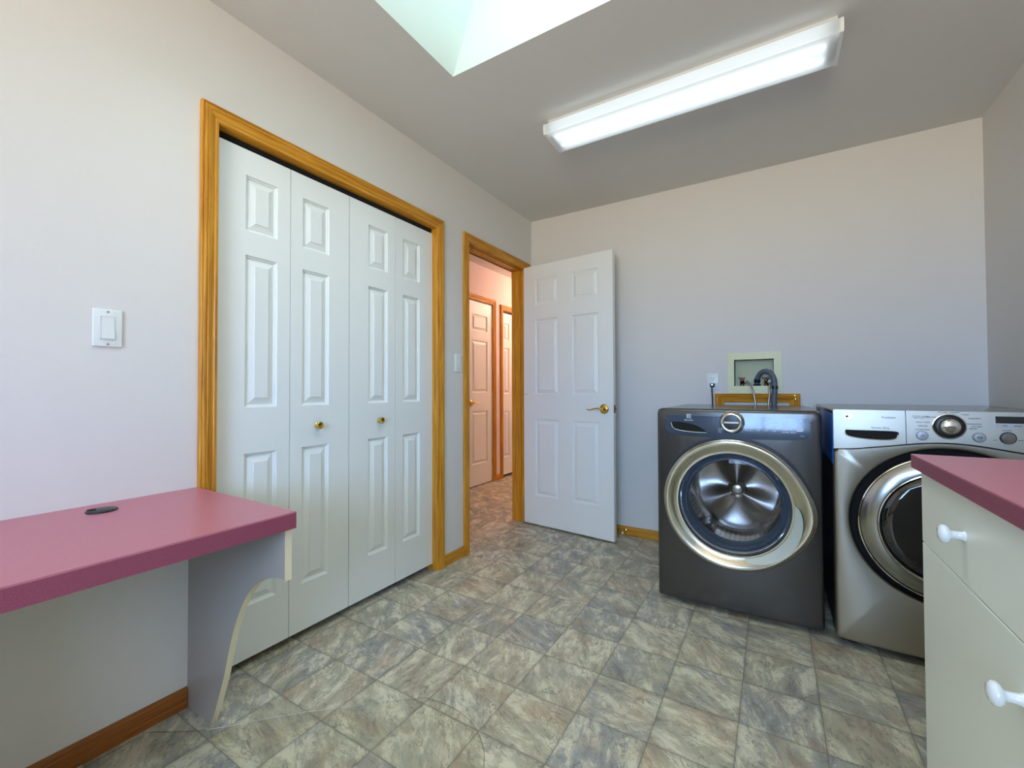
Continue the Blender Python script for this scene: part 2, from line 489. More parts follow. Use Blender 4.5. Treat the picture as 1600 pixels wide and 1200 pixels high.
def cyl(bm, p0, p1, r, n=24, r2=None):
    p0, p1 = Vector(p0), Vector(p1)
    lathe(bm, [(0, 0), (0, r), ((p1 - p0).length, r if r2 is None else r2), ((p1 - p0).length, 0)], p0, (p1 - p0).normalized(), n)


def basis(ax):
    ax = Vector(ax).normalized()
    t = Vector((0, 0, 1)) if abs(ax.z) < 0.9 else Vector((1, 0, 0))
    a = ax.cross(t).normalized()
    return ax, a, ax.cross(a).normalized()


def lathe(bm, prof, o, ax, n=32, rf=None):
    """prof: (distance along axis, radius); rf(angle)->radius factor"""
    ax, a, b = basis(ax)
    o = Vector(o)
    rings = []
    for (h, r) in prof:
        if r < 1e-6:
            rings.append([bm.verts.new(o + ax * h)])
        else:
            rings.append([bm.verts.new(o + ax * h + (a * math.cos(2 * PI * i / n) + b * math.sin(2 * PI * i / n)) * r * (rf(2 * PI * i / n) if rf else 1)) for i in range(n)])
    for r0, r1 in zip(rings, rings[1:]):
        for i in range(n):
            j = (i + 1) % n
            if len(r0) == 1 and len(r1) == 1: continue
            if len(r0) == 1: bm.faces.new((r0[0], r1[i], r1[j]))
            elif len(r1) == 1: bm.faces.new((r0[i], r1[0], r0[j]))
            else: bm.faces.new((r0[i], r1[i], r1[j], r0[j]))


def loft(bm, loops, cap0=False, cap1=False):
    rs = [[bm.verts.new(p) for p in lp] for lp in loops]
    n = len(rs[0])
    for a, b in zip(rs, rs[1:]):
        for i in range(n):
            j = (i + 1) % n
            bm.faces.new((a[i], a[j], b[j], b[i]))
    if cap0: bm.faces.new(list(reversed(rs[0])))
    if cap1: bm.faces.new(rs[-1])
    return rs


def spline(pts, k=10):
    pts = [Vector(p) for p in pts]
    P = [pts[0] * 2 - pts[1]] + pts + [pts[-1] * 2 - pts[-2]]
    o = []
    for i in range(1, len(P) - 2):
        for s in range(k):
            t = s / k
            a, b, c, d = P[i - 1], P[i], P[i + 1], P[i + 2]
            o.append(0.5 * ((2 * b) + (c - a) * t + (2 * a - 5 * b + 4 * c - d) * t * t + (3 * b - a - 3 * c + d) * t ** 3))
    o.append(pts[-1])
    return o


def tube(bm, pts, r, n=12, flat=1.0):
    """r: number or function of 0..1; round caps"""
    N_ = len(pts)
    ax0 = (pts[1] - pts[0]).normalized()
    _, a, b = basis(ax0)
    loops = []
    for i, p in enumerate(pts):
        d = (pts[min(i + 1, N_ - 1)] - pts[max(i - 1, 0)]).normalized()
        a = (a - d * a.dot(d)).normalized(); b = d.cross(a)
        rr = r(i / (N_ - 1)) if callable(r) else r
        loops.append([p + (a * math.cos(2 * PI * k / n) + b * math.sin(2 * PI * k / n) * flat) * rr for k in range(n)])
    loft(bm, loops, True, True)


def extrude_poly(bm, pts, ax, t):
    """closed polygon pts (3-D), thickness t along ax"""
    ax = Vector(ax) * t
    pts = [Vector(p) for p in pts]
    a = [bm.verts.new(p) for p in pts]; b = [bm.verts.new(p + ax) for p in pts]
    n = len(pts)
    bm.faces.new(a); bm.faces.new(list(reversed(b)))
    for i in range(n):
        j = (i + 1) % n
        bm.faces.new((a[j], a[i], b[i], b[j]))


def obj(name, bm, mat, parent=None, smooth=False, origin=None, local=False, label=None, recalc=True, auto=35):
    """link a bmesh as one object; verts are world coordinates unless local"""
    if recalc:
        bmesh.ops.recalc_face_normals(bm, faces=bm.faces)
    if parent is not None:
        off = Vector((0, 0, 0)) if local else parent['_o']
        off = Vector(off)
        if parent.get('_p'): pass
    else:
        if origin is None:
            mn = Vector((1e9,) * 3); mx = Vector((-1e9,) * 3)
            for v in bm.verts:
                for i in range(3):
                    mn[i] = min(mn[i], v.co[i]); mx[i] = max(mx[i], v.co[i])
            origin = ((mn.x + mx.x) / 2, (mn.y + mx.y) / 2, mn.z)
        off = Vector(origin)
    for v in bm.verts: v.co -= off
    me = bpy.data.meshes.new(name)
    bm.to_mesh(me); bm.free()
    me.materials.append(MAT[mat] if isinstance(mat, str) else mat)
    if smooth:
        for p in me.polygons: p.use_smooth = True
        try:
            me.set_sharp_from_angle(angle=math.radians(auto))
        except Exception:
            pass
    o = bpy.data.objects.new(name, me)
    COL.objects.link(o)
    if parent is not None:
        o.parent = parent
        o['_o'] = tuple(off)
    else:
        o.location = off
        o['_o'] = tuple(off)
    if label: o['label'] = label
    return o


def thing(name, loc, label=None, cat=None, group=None, structure=False, rotz=0):
    o = bpy.data.objects.new(name, None)
    o.empty_display_size = 0.05
    o.location = loc
    o.rotation_euler = (0, 0, rotz)
    o['_o'] = tuple(loc)
    COL.objects.link(o)
    return tag(o, label, cat, group, structure)


def tag(o, label=None, cat=None, group=None, structure=False):
    if label: o['label'] = label
    if cat: o['category'] = cat
    if group: o['group'] = group
    if structure: o['kind'] = 'structure'
    return o


def cells(us, vs_, holes):
    for u0, u1 in zip(us, us[1:]):
        for v0, v1 in zip(vs_, vs_[1:]):
            c = ((u0 + u1) / 2, (v0 + v1) / 2)
            if any(h[0] < c[0] < h[1] and h[2] < c[1] < h[3] for h in holes): continue
            yield u0, u1, v0, v1


def slab(bm, mp, u0, u1, v0, v1, w0, w1, holes, rims=True):
    """flat slab with rectangular through holes; mp(u,v,w)->xyz"""
    us = sorted({u0, u1} | {h[0] for h in holes} | {h[1] for h in holes})
    vv = sorted({v0, v1} | {h[2] for h in holes} | {h[3] for h in holes})
    for a, b, c, d in cells(us, vv, holes):
        for w in (w0, w1):
            quad(bm, [mp(a, c, w), mp(b, c, w), mp(b, d, w), mp(a, d, w)])
    for (a, b, c, d) in (list(holes) if rims else []) + [(u0, u1, v0, v1)]:
        for (p, q) in (((a, c), (b, c)), ((b, c), (b, d)), ((b, d), (a, d)), ((a, d), (a, c))):
            if p[1] == v0 == q[1] and any(h[2] == v0 for h in holes): continue
            quad(bm, [mp(p[0], p[1], w0), mp(q[0], q[1], w0), mp(q[0], q[1], w1), mp(p[0], p[1], w1)])
    bmesh.ops.remove_doubles(bm, verts=bm.verts, dist=1e-5)


CASE_PROF = [(0, 0), (0, .008), (.002, .0105), (.010, .0125), (.013, .0095), (.017, .0105), (.024, .0140), (.033, .0170),
             (.036, .0135), (.039, .0170), (.044, .0180), (.049, .0150), (.053, .0172), (.057, .0150), (.057, 0)]


def casing(mp, a, b, top, w=0.057, bottom=0.0, prof=CASE_PROF, sill=False):
    """mitred trim round an opening a..b up to top; mp(u,v,t)->xyz; returns list of (name, bm)"""
    res = []
    s = w / 0.057
    pr = [(x * s, t) for x, t in prof]

    def leg(pts0, pts1):
        bm = B()
        uv = bm.loops.layers.uv.active
        n = len(pts0)
        length = (Vector(pts1[0]) - Vector(pts0[0])).length
        r0 = random.Random(len(res) + int(abs(a) * 977)).random() * 5
        acc = 0; vv = [0]
        for i in range(1, n):
            acc += math.hypot(pr[i][0] - pr[i - 1][0], pr[i][1] - pr[i - 1][1]); vv.append(acc)
        A = [bm.verts.new(p) for p in pts0]; C = [bm.verts.new(p) for p in pts1]
        for i in range(n - 1):
            f = bm.faces.new((A[i], A[i + 1], C[i + 1], C[i]))
            for l, w_ in zip(f.loops, ((r0, vv[i]), (r0, vv[i + 1]), (r0 + length, vv[i + 1]), (r0 + length, vv[i]))):
                l[uv].uv = w_
        bm.faces.new(A); bm.faces.new(list(reversed(C)))
        return bm
    res.append(('side_casing', leg([mp(a - x, bottom, t) for x, t in pr], [mp(a - x, top + x, t) for x, t in pr])))
    res.append(('head_casing', leg([mp(a - x, top + x, t) for x, t in pr], [mp(b + x, top + x, t) for x, t in pr])))
    res.append(('side_casing', leg([mp(b + x, top + x, t) for x, t in pr], [mp(b + x, bottom, t) for x, t in pr])))
    return res


BASE_PROF = [(0, 0), (.011, 0), (.011, .020), (.0095, .024), (.011, .028), (.011, .044), (.008, .048), (.0085, .052), (.006, .060), (.003, .066), (0, .066)]


def baseboard(name, p0, p1, nrm, mat='oak', prof=BASE_PROF):
    bm = B(); uv = bm.loops.layers.uv.active
    p0, p1, nrm = Vector(p0), Vector(p1), Vector(nrm)
    ln = (p1 - p0).length
    A = [bm.verts.new(p0 + nrm * t + Vector((0, 0, z))) for t, z in prof]
    C = [bm.verts.new(p1 + nrm * t + Vector((0, 0, z))) for t, z in prof]
    r0 = abs(p0.x * 3 + p0.y)
    for i in range(len(prof) - 1):
        f = bm.faces.new((A[i], A[i + 1], C[i + 1], C[i]))
        for l, w_ in zip(f.loops, ((r0, i * .012), (r0, i * .012 + .012), (r0 + ln, i * .012 + .012), (r0 + ln, i * .012))):
            l[uv].uv = w_
    bm.faces.new(A); bm.faces.new(list(reversed(C)))
    return tag(obj(name, bm, mat), structure=True)


def text_bm(s, size, mp, align='CENTER', bold=0.0, depth=0.0006):
    """text turned to mesh; mp(x,y,z) maps text plane to world"""
    cu = bpy.data.curves.new('t', 'FONT')
    cu.body = s; cu.size = size; cu.align_x = align; cu.align_y = 'CENTER'
    cu.resolution_u = 3
    cu.offset = bold
    cu.extrude = depth / 2
    o = bpy.data.objects.new('t', cu)
    COL.objects.link(o)
    dg = bpy.context.evaluated_depsgraph_get()
    me = bpy.data.meshes.new_from_object(o.evaluated_get(dg))
    bm = B()
    bm.from_mesh(me)
    for v in bm.verts: v.co = Vector(mp(v.co.x, v.co.y, v.co.z + depth / 2))
    bpy.data.objects.remove(o); bpy.data.curves.remove(cu); bpy.data.meshes.remove(me)
    return bm


def merge(dst, src):
    me = bpy.data.meshes.new('m'); src.to_mesh(me); src.free()
    dst.from_mesh(me); bpy.data.meshes.remove(me)


# ------------------------------------------------------------------ raised-panel door leaf
def door_leaf(bm, mp, w, h, t, panels):
    """leaf 0..w x 0..h, faces at depth 0 and t, raised panels on both faces; mp(u,v,d)->xyz"""
    us = sorted({0, w} | {p[0] for p in panels} | {p[1] for p in panels})
    vv = sorted({0, h} | {p[2] for p in panels} | {p[3] for p in panels})
    steps = [(0, 0), (.0015, .0040), (.005, .0065), (.008, .0072), (.0095, .0120), (.013, .0120), (.015, .0105), (.036, .0030), (.0372, .0005)]
    for side in (0, 1):
        D = (lambda d: d) if side == 0 else (lambda d: t - d)
        for a, b, c, d in cells(us, vv, panels):
            quad(bm, [mp(a, c, D(0)), mp(b, c, D(0)), mp(b, d, D(0)), mp(a, d, D(0))])
        for (a, b, c, d) in panels:
            prev = None
            for (i, dep) in steps:
                cur = [(a + i, c + i, dep), (b - i, c + i, dep), (b - i, d - i, dep), (a + i, d - i, dep)]
                if prev:
                    for k in range(4):
                        j = (k + 1) % 4
                        quad(bm, [mp(prev[k][0], prev[k][1], D(prev[k][2])), mp(prev[j][0], prev[j][1], D(prev[j][2])),
                                  mp(cur[j][0], cur[j][1], D(cur[j][2])), mp(cur[k][0], cur[k][1], D(cur[k][2]))])
                prev = cur
            quad(bm, [mp(q[0], q[1], D(q[2])) for q in prev])
    for (p, q) in (((0, 0), (w, 0)), ((w, 0), (w, h)), ((w, h), (0, h)), ((0, h), (0, 0))):
        quad(bm, [mp(p[0], p[1], 0), mp(q[0], q[1], 0), mp(q[0], q[1], t), mp(p[0], p[1], t)])
    bmesh.ops.remove_doubles(bm, verts=bm.verts, dist=1e-5)


def lever(parent, mp, hand, local=False):
    """brass lever set: rose + curved lever. mp(u,v,d): u along the leaf, v up, d out of the face"""
    o0 = Vector(mp(0, 0, 0)); ax = Vector(mp(0, 0, 1)) - o0
    bm = B()
    lathe(bm, [(0, 0), (0, .033), (.003, .034), (.007, .031), (.010, .024), (.012, .013), (.030, .011), (.040, .012), (.044, .010), (.045, 0)], o0, ax, 36)
    r = obj('rose', bm, 'brass', parent, smooth=True, local=local)
    bm = B()
    pts = spline([mp(0, 0, .040), mp(hand * .012, .002, .046), mp(hand * .035, .006, .048), mp(hand * .060, .001, .047), mp(hand * .085, -.006, .046), mp(hand * .104, -.004, .046), mp(hand * .112, -.001, .045)], 6)
    tube(bm, pts, lambda s: .0088 - .0052 * s, 12, 0.75)
    obj('lever', bm, 'brass', parent, smooth=True, local=local)


# ================================================================== SETTING
T = 0.12
# floor
bm = B()
box(bm, -1.30, XW + .15, YF - .15, 2.6, -0.04, 0.0)
tag(obj('floor', bm, 'floor', origin=(0, 0, 0)), structure=True)

# closet / doorway openings in the left wall
CL = (-2.360, -1.174, 0, 2.025)
DW = (-0.872, -0.102, 0, 2.035)
bm = B()
slab(bm, lambda u, v, w: (w, u, v), YF - T, 2.5, 0, H, -T, 0, [CL, DW])
tag(obj('wall_left', bm, 'wall', origin=(0, 0, 0)), structure=True)

# back wall with the recess for the washer outlet box
WB = (1.487, 1.706, 1.078, 1.246)
bm = B()
slab(bm, lambda u, v, w: (u, w, v), 0, XW + T, 0, H, 0, T, [WB])
tag(obj('wall_back', bm, 'wall', origin=(0, 0, 0)), structure=True)
bm = B()
box(bm, XW, XW + T, YF - T, 0, 0, H)
tag(obj('wall_right', bm, 'wall', origin=(0, 0, 0)), structure=True)
bm = B()
slab(bm, lambda u, v, w: (u, w, v), 0, XW, 0, H, YF - T, YF, [WIN])
tag(obj('wall_front', bm, 'wall', origin=(0, 0, 0)), structure=True)

# ceiling with skylight opening
bm = B()
slab(bm, lambda u, v, w: (u, v, w), -1.30, XW + T, YF - T, 2.5, H, H + .03, [SKL], rims=False)
tag(obj('ceiling', bm, 'ceil', origin=(0, 0, 0)), structure=True)
# skylight well, left side leaning in as it rises
HW = .80
x0, x1, y0, y1 = SKL
b0 = [(x0, y0, H), (x1, y0, H), (x1, y1, H), (x0, y1, H)]
b1 = [(x0 + .31, y0, H + HW), (x1, y0, H + HW), (x1, y1, H + HW), (x0 + .31, y1, H + HW)]
bm = B()
for i in range(4):
    j = (i + 1) % 4
    quad(bm, [b0[i], b0[j], b1[j], b1[i]])
    n_ = Vector(((i == 1) - (i == 3), (i == 2) - (i == 0), 0)) * .02
    o_ = [Vector(p) + n_ for p in (b0[i], b0[j], b1[j], b1[i])]
    quad(bm, list(reversed(o_)))
tag(obj('trim_1', bm, 'well', origin=(0, 0, 0), recalc=False), structure=True, label='white skylight well')
sk = thing('window_1', ((x0 + x1) / 2 + .1, (y0 + y1) / 2, H + HW), structure=True)
bm = B()
slab(bm, lambda u, v, w: (u, v, w), x0 + .25, x1 + .06, y0 - .06, y1 + .06, H + HW, H + HW + .04, [(x0 + .33, x1 - .02, y0 + .02, y1 - .02)])
obj('window_frame', bm, 'frame', sk)
bm = B()
box(bm, x0 + .32, x1 - .01, y0 + .01, y1 - .01, H + HW + .015, H + HW + .021)
obj('window_glass', bm, 'pane', sk)

# window behind the camera: frame, sash bars and panes
wd = thing('window_2', ((WIN[0] + WIN[1]) / 2, YF, WIN[2]), structure=True)
bm = B()
xm = (WIN[0] + WIN[1]) / 2
slab(bm, lambda u, v, w: (u, w, v), WIN[0], WIN[1], WIN[2], WIN[3], YF - .08, YF - .03,
     [(WIN[0] + .05, xm - .025, WIN[2] + .05, WIN[3] - .05), (xm + .025, WIN[1] - .05, WIN[2] + .05, WIN[3] - .05)])
obj('window_frame', bm, 'frame', wd)
for a, b in ((WIN[0] + .04, xm - .015), (xm + .015, WIN[1] - .04)):
    bm = B(); box(bm, a, b, YF - .058, YF - .053, WIN[2] + .04, WIN[3] - .04)
    obj('window_glass', bm, 'pane', wd)
tr = thing('trim_2', (xm, YF, WIN[2]), structure=True)
mpw = lambda u, v, t: (u, YF + t, v)
for n_, bm in casing(mpw, WIN[0], WIN[1], WIN[3], bottom=WIN[2]): obj(n_, bm, 'oak', tr)
bm = B(); box(bm, WIN[0] - .09, WIN[1] + .09, YF - .03, YF + .045, WIN[2] - .025, WIN[2], .004); box_uv(bm)
obj('window_sill', bm, 'oak', tr)

# hall beyond the doorway, and the closet behind the bifold doors
bm = B(); slab(bm, lambda u, v, w: (w, u, v), -1.0, 2.5, 0, H, -1.08, -1.30, [(.560, 1.030, 0, 2.045), (1.247, 1.880, 0, 2.020)])
tag(obj('wall_hall', bm, 'hallwall', origin=(0, 0, 0)), structure=True)
bm = B(); box(bm, -1.30, -T, -1.09, -1.0, 0, H)
tag(obj('wall_hall_near', bm, 'hallwall', origin=(0, 0, 0)), structure=True)
bm = B(); box(bm, -1.30, 0, 2.5, 2.6, 0, H)
tag(obj('wall_hall_far', bm, 'hallwall', origin=(0, 0, 0)), structure=True)
bm = B()
box(bm, -.80, -.72, -2.52, -1.09, 0, H); box(bm, -.72, -T, -2.52, -2.42, 0, H)
tag(obj('wall_closet', bm, 'wall', origin=(0, 0, 0)), structure=True)


def jamb(name, mp, a, b, top, d0, d1, th=.016, stop=None, parent=None):
    """flat lining boards inside an opening"""
    for (u0, u1, v0, v1) in ((a, a + th, 0, top), (b - th, b, 0, top), (a + th, b - th, top - th, top)):
        bm = B()
        P0, P1 = mp(u0, v0, d0), mp(u1, v1, d1)
        box(bm, *sorted((P0[0], P1[0])), *sorted((P0[1], P1[1])), *sorted((P0[2], P1[2])))
        box_uv(bm)
        obj('jamb', bm, 'oak', parent)
    if stop:
        bm = B()
        for (u0, u1, v0, v1) in ((a + th, a + th + .010, 0, top - th), (b - th - .010, b - th, 0, top - th), (a + th + .010, b - th - .010, top - th - .010, top - th)):
            P0, P1 = mp(u0, v0, stop[0]), mp(u1, v1, stop[1])
            box(bm, *sorted((P0[0], P1[0])), *sorted((P0[1], P1[1])), *sorted((P0[2], P1[2])))
        box_uv(bm)
        obj('door_stop_strip', bm, 'oak', parent)


mpl = lambda u, v, t: (t, u, v)            # on the left wall, thickness towards +x
# closet trim
tr = thing('trim_3', (0, -1.77, 0), structure=True)
jamb('jamb', mpl, CL[0], CL[1], CL[3], -T, 0, th=.006, parent=tr)
for n_, bm in casing(mpl, CL[0] + .006, CL[1] - .006, CL[3] - .004): obj(n_, bm, 'oak', tr)
bm = B(); box(bm, -.072, -.036, CL[0] + .006, CL[1] - .006, 2.002, CL[3] - .006)
obj('door_track', bm, 'deep', tr)
# doorway trim
tr = thing('trim_4', (0, -.49, 0), structure=True)
jamb('jamb', mpl, DW[0], DW[1], DW[3], -T, 0, th=.006, stop=(-.075, -.040), parent=tr)
for n_, bm in casing(mpl, DW[0] + .006, DW[1] - .004, 2.024): obj(n_, bm, 'oak', tr)
mph = lambda u, v, t: (-T - t, u, v)
for n_, bm in casing(mph, DW[0] + .006, DW[1] - .004, 2.024): obj(n_, bm, 'oak', tr)

# baseboards
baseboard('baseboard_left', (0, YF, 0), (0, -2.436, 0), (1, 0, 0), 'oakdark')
baseboard('baseboard_left_middle', (0, -1.117, 0), (0, -.925, 0), (1, 0, 0), 'oak')
baseboard('baseboard_back', (.02, 0, 0), (XW, 0, 0), (0, -1, 0), 'oak')
baseboard('baseboard_front', (0, YF, 0), (XW, YF, 0), (0, 1, 0), 'oak')
baseboard('baseboard_right', (XW, -1.73, 0), (XW, 0, 0), (-1, 0, 0), 'oak')
baseboard('baseboard_hall', (-1.08, 1.09, 0), (-1.08, 1.19, 0), (1, 0, 0), 'oak')

# ------------------------------------------------------------------ bifold closet doors (door_1)
Z_P = [(.235, .817), (.994, 1.583), (1.677, 1.893)]      # panel heights, from the floor
ZB, ZT = .036, 1.992
LW = (CL[1] - CL[0] - .012 - .006) / 4
for k in range(2):
    d = thing('door_%d' % (k + 1), (-.03, CL[0] + .006 + LW * (1 if k == 0 else 3), ZB), structure=True,
              label=['left pair of white bifold closet doors', 'right pair of white bifold closet doors'][k])
    for j in range(2):
        i = k * 2 + j
        ya = CL[0] + .006 + i * (LW + .0015) + (.0015 if k else 0)
        lo, hi = ((.112, .054) if i % 2 == 0 else (.054, .108))
        pans = [(lo, LW - hi, a - ZB, b - ZB) for a, b in Z_P]
        bm = B()
        door_leaf(bm, lambda u, v, dd, ya=ya: (-.030 - dd, ya + u, ZB + v), LW - .0008, ZT - ZB, .034, pans)
        lf = obj('door_leaf', bm, 'door', d)
        if i in (1, 2):
            ky = -1.936 if i == 1 else -1.585
            bm = B()
            lathe(bm, [(0, 0), (0, .011), (.003, .012), (.006, .008), (.012, .007), (.016, .012), (.021, .0165), (.025, .0165), (.027, .0135), (.0255, .010), (.0245, 0)], (-.030, ky, .905), (1, 0, 0), 28)
            obj('knob', bm, 'brass', lf, smooth=True)

# ------------------------------------------------------------------ open six-panel door (door_3): local coords, u from hinge
ang = math.atan2(-.085, .752)
DZ = .015
dr = thing('door_3', (.010, -.107, 0), structure=True, label='white six-panel door standing open')
dr.rotation_euler = (0, 0, ang)
LWD = .760
six = []
for (a, b) in ((.108, .318), (.436, .650)):
    for (c, e_) in ((.240, .830), (1.020, 1.605), (1.712, 1.922)):
        six.append((a, b, c, e_))
bm = B()
door_leaf(bm, lambda u, v, d_: (u, -.036 + d_, DZ + v), LWD, 2.030 - DZ, .035, [(a, b, c - DZ, e_ - DZ) for a, b, c, e_ in six])
lf = obj('door_leaf', bm, 'door', dr, local=True)
lever(lf, lambda u, v, d_: (.690 + u, -.036 - d_, .922 + v), -1, local=True)
lever(lf, lambda u, v, d_: (.690 + u, -.001 + d_, .922 + v), -1, local=True)
bm = B(); box(bm, LWD, LWD + .0015, -.030, -.007, .895, .950); box(bm, LWD, LWD + .011, -.025, -.012, .914, .930, .002)
obj('latch', bm, 'valve', lf, local=True)
for z in (.20, 1.02, 1.80):
    bm = B(); cyl(bm, (-.003, .002, z), (-.003, .002, z + .09), .006, 12)
    obj('hinge', bm, 'brass', dr, local=True, smooth=True)
bm = B()
pts = [Vector((.004, -.0363, 1.026)), Vector((.018, -.0363, 1.022)), Vector((.034, -.0363, 1.022))]
tube(bm, pts, .0012, 6)
obj('scuff', bm, 'mark', lf, local=True, label='small grey scuff near the hinge edge')

# hall doors
HX = -1.08
mp_h = lambda u, v, t: (HX + t, u, v)


def hall_door(idx, a, b, pans, ztop, leverside, label, split=None, zb=.012):
    tr = thing('trim_%d' % idx, (HX, (a + b) / 2, 0), structure=True)
    for n_, bm in casing(mp_h, a, b, ztop): obj(n_, bm, 'oak', tr)
    bm = B(); box(bm, HX - .20, HX - .09, a, b, 0, ztop); obj('backing', bm, 'deep', tr)
    d = thing('door_%d' % (idx - 1), (HX + .004, (a + b) / 2, zb), structure=True, label=label)
    if split is None:
        bm = B(); W_ = b - a - .012
        door_leaf(bm, lambda u, v, dd: (HX - .006 - dd, a + .006 + u, zb + v), W_, ztop - .012 - zb, .03, [(p[0] - a - .006, p[1] - a - .006, p[2] - zb, p[3] - zb) for p in pans])
        lf = obj('door_leaf', bm, 'door', d)
    else:
        W_ = (b - a - .010) / 2
        for k in range(2):
            bm = B()
            door_leaf(bm, lambda u, v, dd: (HX - .006 - dd, a + .004 + k * (W_ + .002) + u, zb + v), W_, ztop - .03 - zb, .03,
                      [(p[0] - a - .004, p[1] - a - .004, p[2] - zb, p[3] - zb) for p in pans])
            lf = obj('door_leaf', bm, 'door', d)
    return d, lf


Z_H = [(.245, .825), (1.03, 1.605), (1.715, 1.893)]
d, lf = hall_door(5, .560, 1.030, [(.640, .932, a, b) for a, b in Z_H], 2.045, 0, 'narrow white panelled hall door with brass lever')
lever(lf, lambda u, v, dd: (HX - .006 + dd, .612 + u, .917 + v), 1)
for z in (.18, 1.02, 1.77):
    bm = B(); cyl(bm, (HX - .001, 1.0265, z), (HX - .001, 1.0265, z + .09), .006, 12)
    obj('hinge', bm, 'brass', d, smooth=True)
hall_door(6, 1.247, 1.88, [(1.285, 1.408, a, b) for a, b in ((.245, .795), (1.01, 1.565), (1.66, 1.869))], 2.02, 0, 'white folding hall closet door', split=1, zb=.035)

# hall ceiling lamp (gives the warm light)
hlamp = thing('ceiling_lamp', (-.32, 2.15, H), 'round glass ceiling lamp glowing warm in the hall', 'lamp')
bm = B(); lathe(bm, [(0, 0), (0, .13), (.02, .13), (.025, .12), (.025, 0)], (-.32, 2.15, H), (0, 0, -1), 32)
obj('base', bm, 'brass', hlamp, smooth=True)
bm = B(); lathe(bm, [(.03, .05), (.05, .07), (.07, .06), (.085, .0)], (-.32, 2.15, H), (0, 0, -1), 24)
obj('glass_shade', bm, 'hallglass', hlamp, smooth=True)

# ================================================================== THINGS ON THE WALLS
# wall switches
def switch(y, z, label, slim=False):
    s = thing('light_switch', (0, y, z - .056), label, 'light switch', None)
    bm = B(); box(bm, 0, .0065, y - .034, y + .034, z - .056, z + .056, .0028, 3)
    obj('cover_plate', bm, 'plate', s, smooth=True)
    bm = B()
    slab(bm, lambda u, v, w: (w, u, v), y - .0175, y + .0175, z - .035, z + .035, .006, .0075, [(y - .0155, y + .0155, z - .033, z + .033)])
    obj('rocker_frame', bm, 'pan', s)
    bm = B()
    a = [(.006, -.0150, -.0322), (.006, .0150, -.0322), (.006, .0150, .0322), (.006, -.0150, .0322)]
    xs = [(.0105, -.032), (.0085, 0.0), (.0075, .032)]
    vb = [[bm.verts.new((x, y + sy * .0150, z + zz)) for sy in (-1, 1)] for x, zz in xs]
    bb = [[bm.verts.new((.005, y + sy * .0150, z + zz)) for sy in (-1, 1)] for x, zz in xs]
    for i in range(2):
        bm.faces.new((vb[i][0], vb[i][1], vb[i + 1][1], vb[i + 1][0]))
        bm.faces.new((vb[i][0], vb[i + 1][0], bb[i + 1][0], bb[i][0])); bm.faces.new((vb[i][1], bb[i][1], bb[i + 1][1], vb[i + 1][1]))
    bm.faces.new((vb[0][0], bb[0][0], bb[0][1], vb[0][1])); bm.faces.new((vb[2][0], vb[2][1], bb[2][1], bb[2][0]))
    obj('rocker', bm, 'plate', s)
    for zz in (-.048, .048):
        bm = B(); cyl(bm, (.0062, y, z + zz), (.0074, y, z + zz), .0032, 14); box(bm, .0073, .0078, y - .0028, y + .0028, z + zz - .0004, z + zz + .0004)
        obj('screw', bm, 'btn', s)
    return s


switch(-2.649, 1.247, 'white rocker light switch alone on the lilac wall above the mauve desk')
s = switch(-.978, 1.228, 'white light switch on the narrow wall strip between closet and doorway')

# outlet
o = thing('electrical_outlet', (1.3595, 0, 1.049), 'white duplex wall outlet beside the ivory washer box', 'outlet')
bm = B(); box(bm, 1.3245, 1.3945, -.006, 0, 1.049, 1.162, .0025, 2)
obj('cover_plate', bm, 'plate', o, smooth=True)
for z in (1.127, 1.085):
    bm = B(); lathe(bm, [(0, 0), (0, .0165), (.002, .0165), (.0025, .015), (.0025, 0)], (1.3595, -.006, z), (0, -1, 0), 28)
    obj('socket', bm, 'plate', o)
    bm = B()
    for dx in (-.0062, .0062): box(bm, 1.3595 + dx - .0012, 1.3595 + dx + .0012, -.0090, -.0084, z - .001, z + .008)
    cyl(bm, (1.3595, -.0084, z - .007), (1.3595, -.0090, z - .007), .0024, 12)
    obj('slots', bm, 'black', o)
# power cord
pc = thing('power_cord', (1.361, -.03, .9), 'black power cord plugged into the lower socket of the outlet', 'cord')
bm = B(); box(bm, 1.345, 1.374, -.034, -.0095, 1.072, 1.096, .005, 3)
obj('plug', bm, 'black', pc, smooth=True)
bm = B(); lathe(bm, [(0, 0), (0, .008), (.008, .008), (.012, .005), (.012, 0)], (1.3595, -.034, 1.086), (0, -1, 0), 16)
obj('plug_face', bm, 'btn', pc, smooth=True)
bm = B(); tube(bm, spline([(1.3595, -.038, 1.084), (1.3590, -.046, 1.072), (1.3605, -.050, 1.04), (1.3625, -.050, .99), (1.3625, -.048, .93), (1.364, -.045, .80), (1.37, -.04, .55)], 8), .0046, 12)
obj('cable', bm, 'black', pc, smooth=True)

# recessed washer supply box
wb = thing('washer_supply_box', (1.597, 0, 1.03), 'ivory plastic washer supply box set into the back wall', 'wall box')
bm = B()
slab(bm, lambda u, v, w: (u, w, v), 1.449, 1.746, 1.030, 1.290, -.008, 0, [WB])
obj('flange', bm, 'ivory', wb)
bm = B()
x0, x1, z0, z1 = WB
for q_ in ([(x0, -.008, z0), (x1, -.008, z0), (x1, .085, z0), (x0, .085, z0)], [(x0, -.008, z1), (x0, .085, z1), (x1, .085, z1), (x1, -.008, z1)],
           [(x0, -.008, z0), (x0, .085, z0), (x0, .085, z1), (x0, -.008, z1)], [(x1, -.008, z0), (x1, -.008, z1), (x1, .085, z1), (x1, .085, z0)],
           [(x0, .085, z0), (x1, .085, z0), (x1, .085, z1), (x0, .085, z1)]):
    quad(bm, q_)
bx = obj('recessed_tray', bm, 'ivoryin', wb)
bm = B()
for i in range(2): box(bm, x0 + .002, x1 - .002, .0835, .085, z0 + .055 + i * .035, z0 + .058 + i * .035)
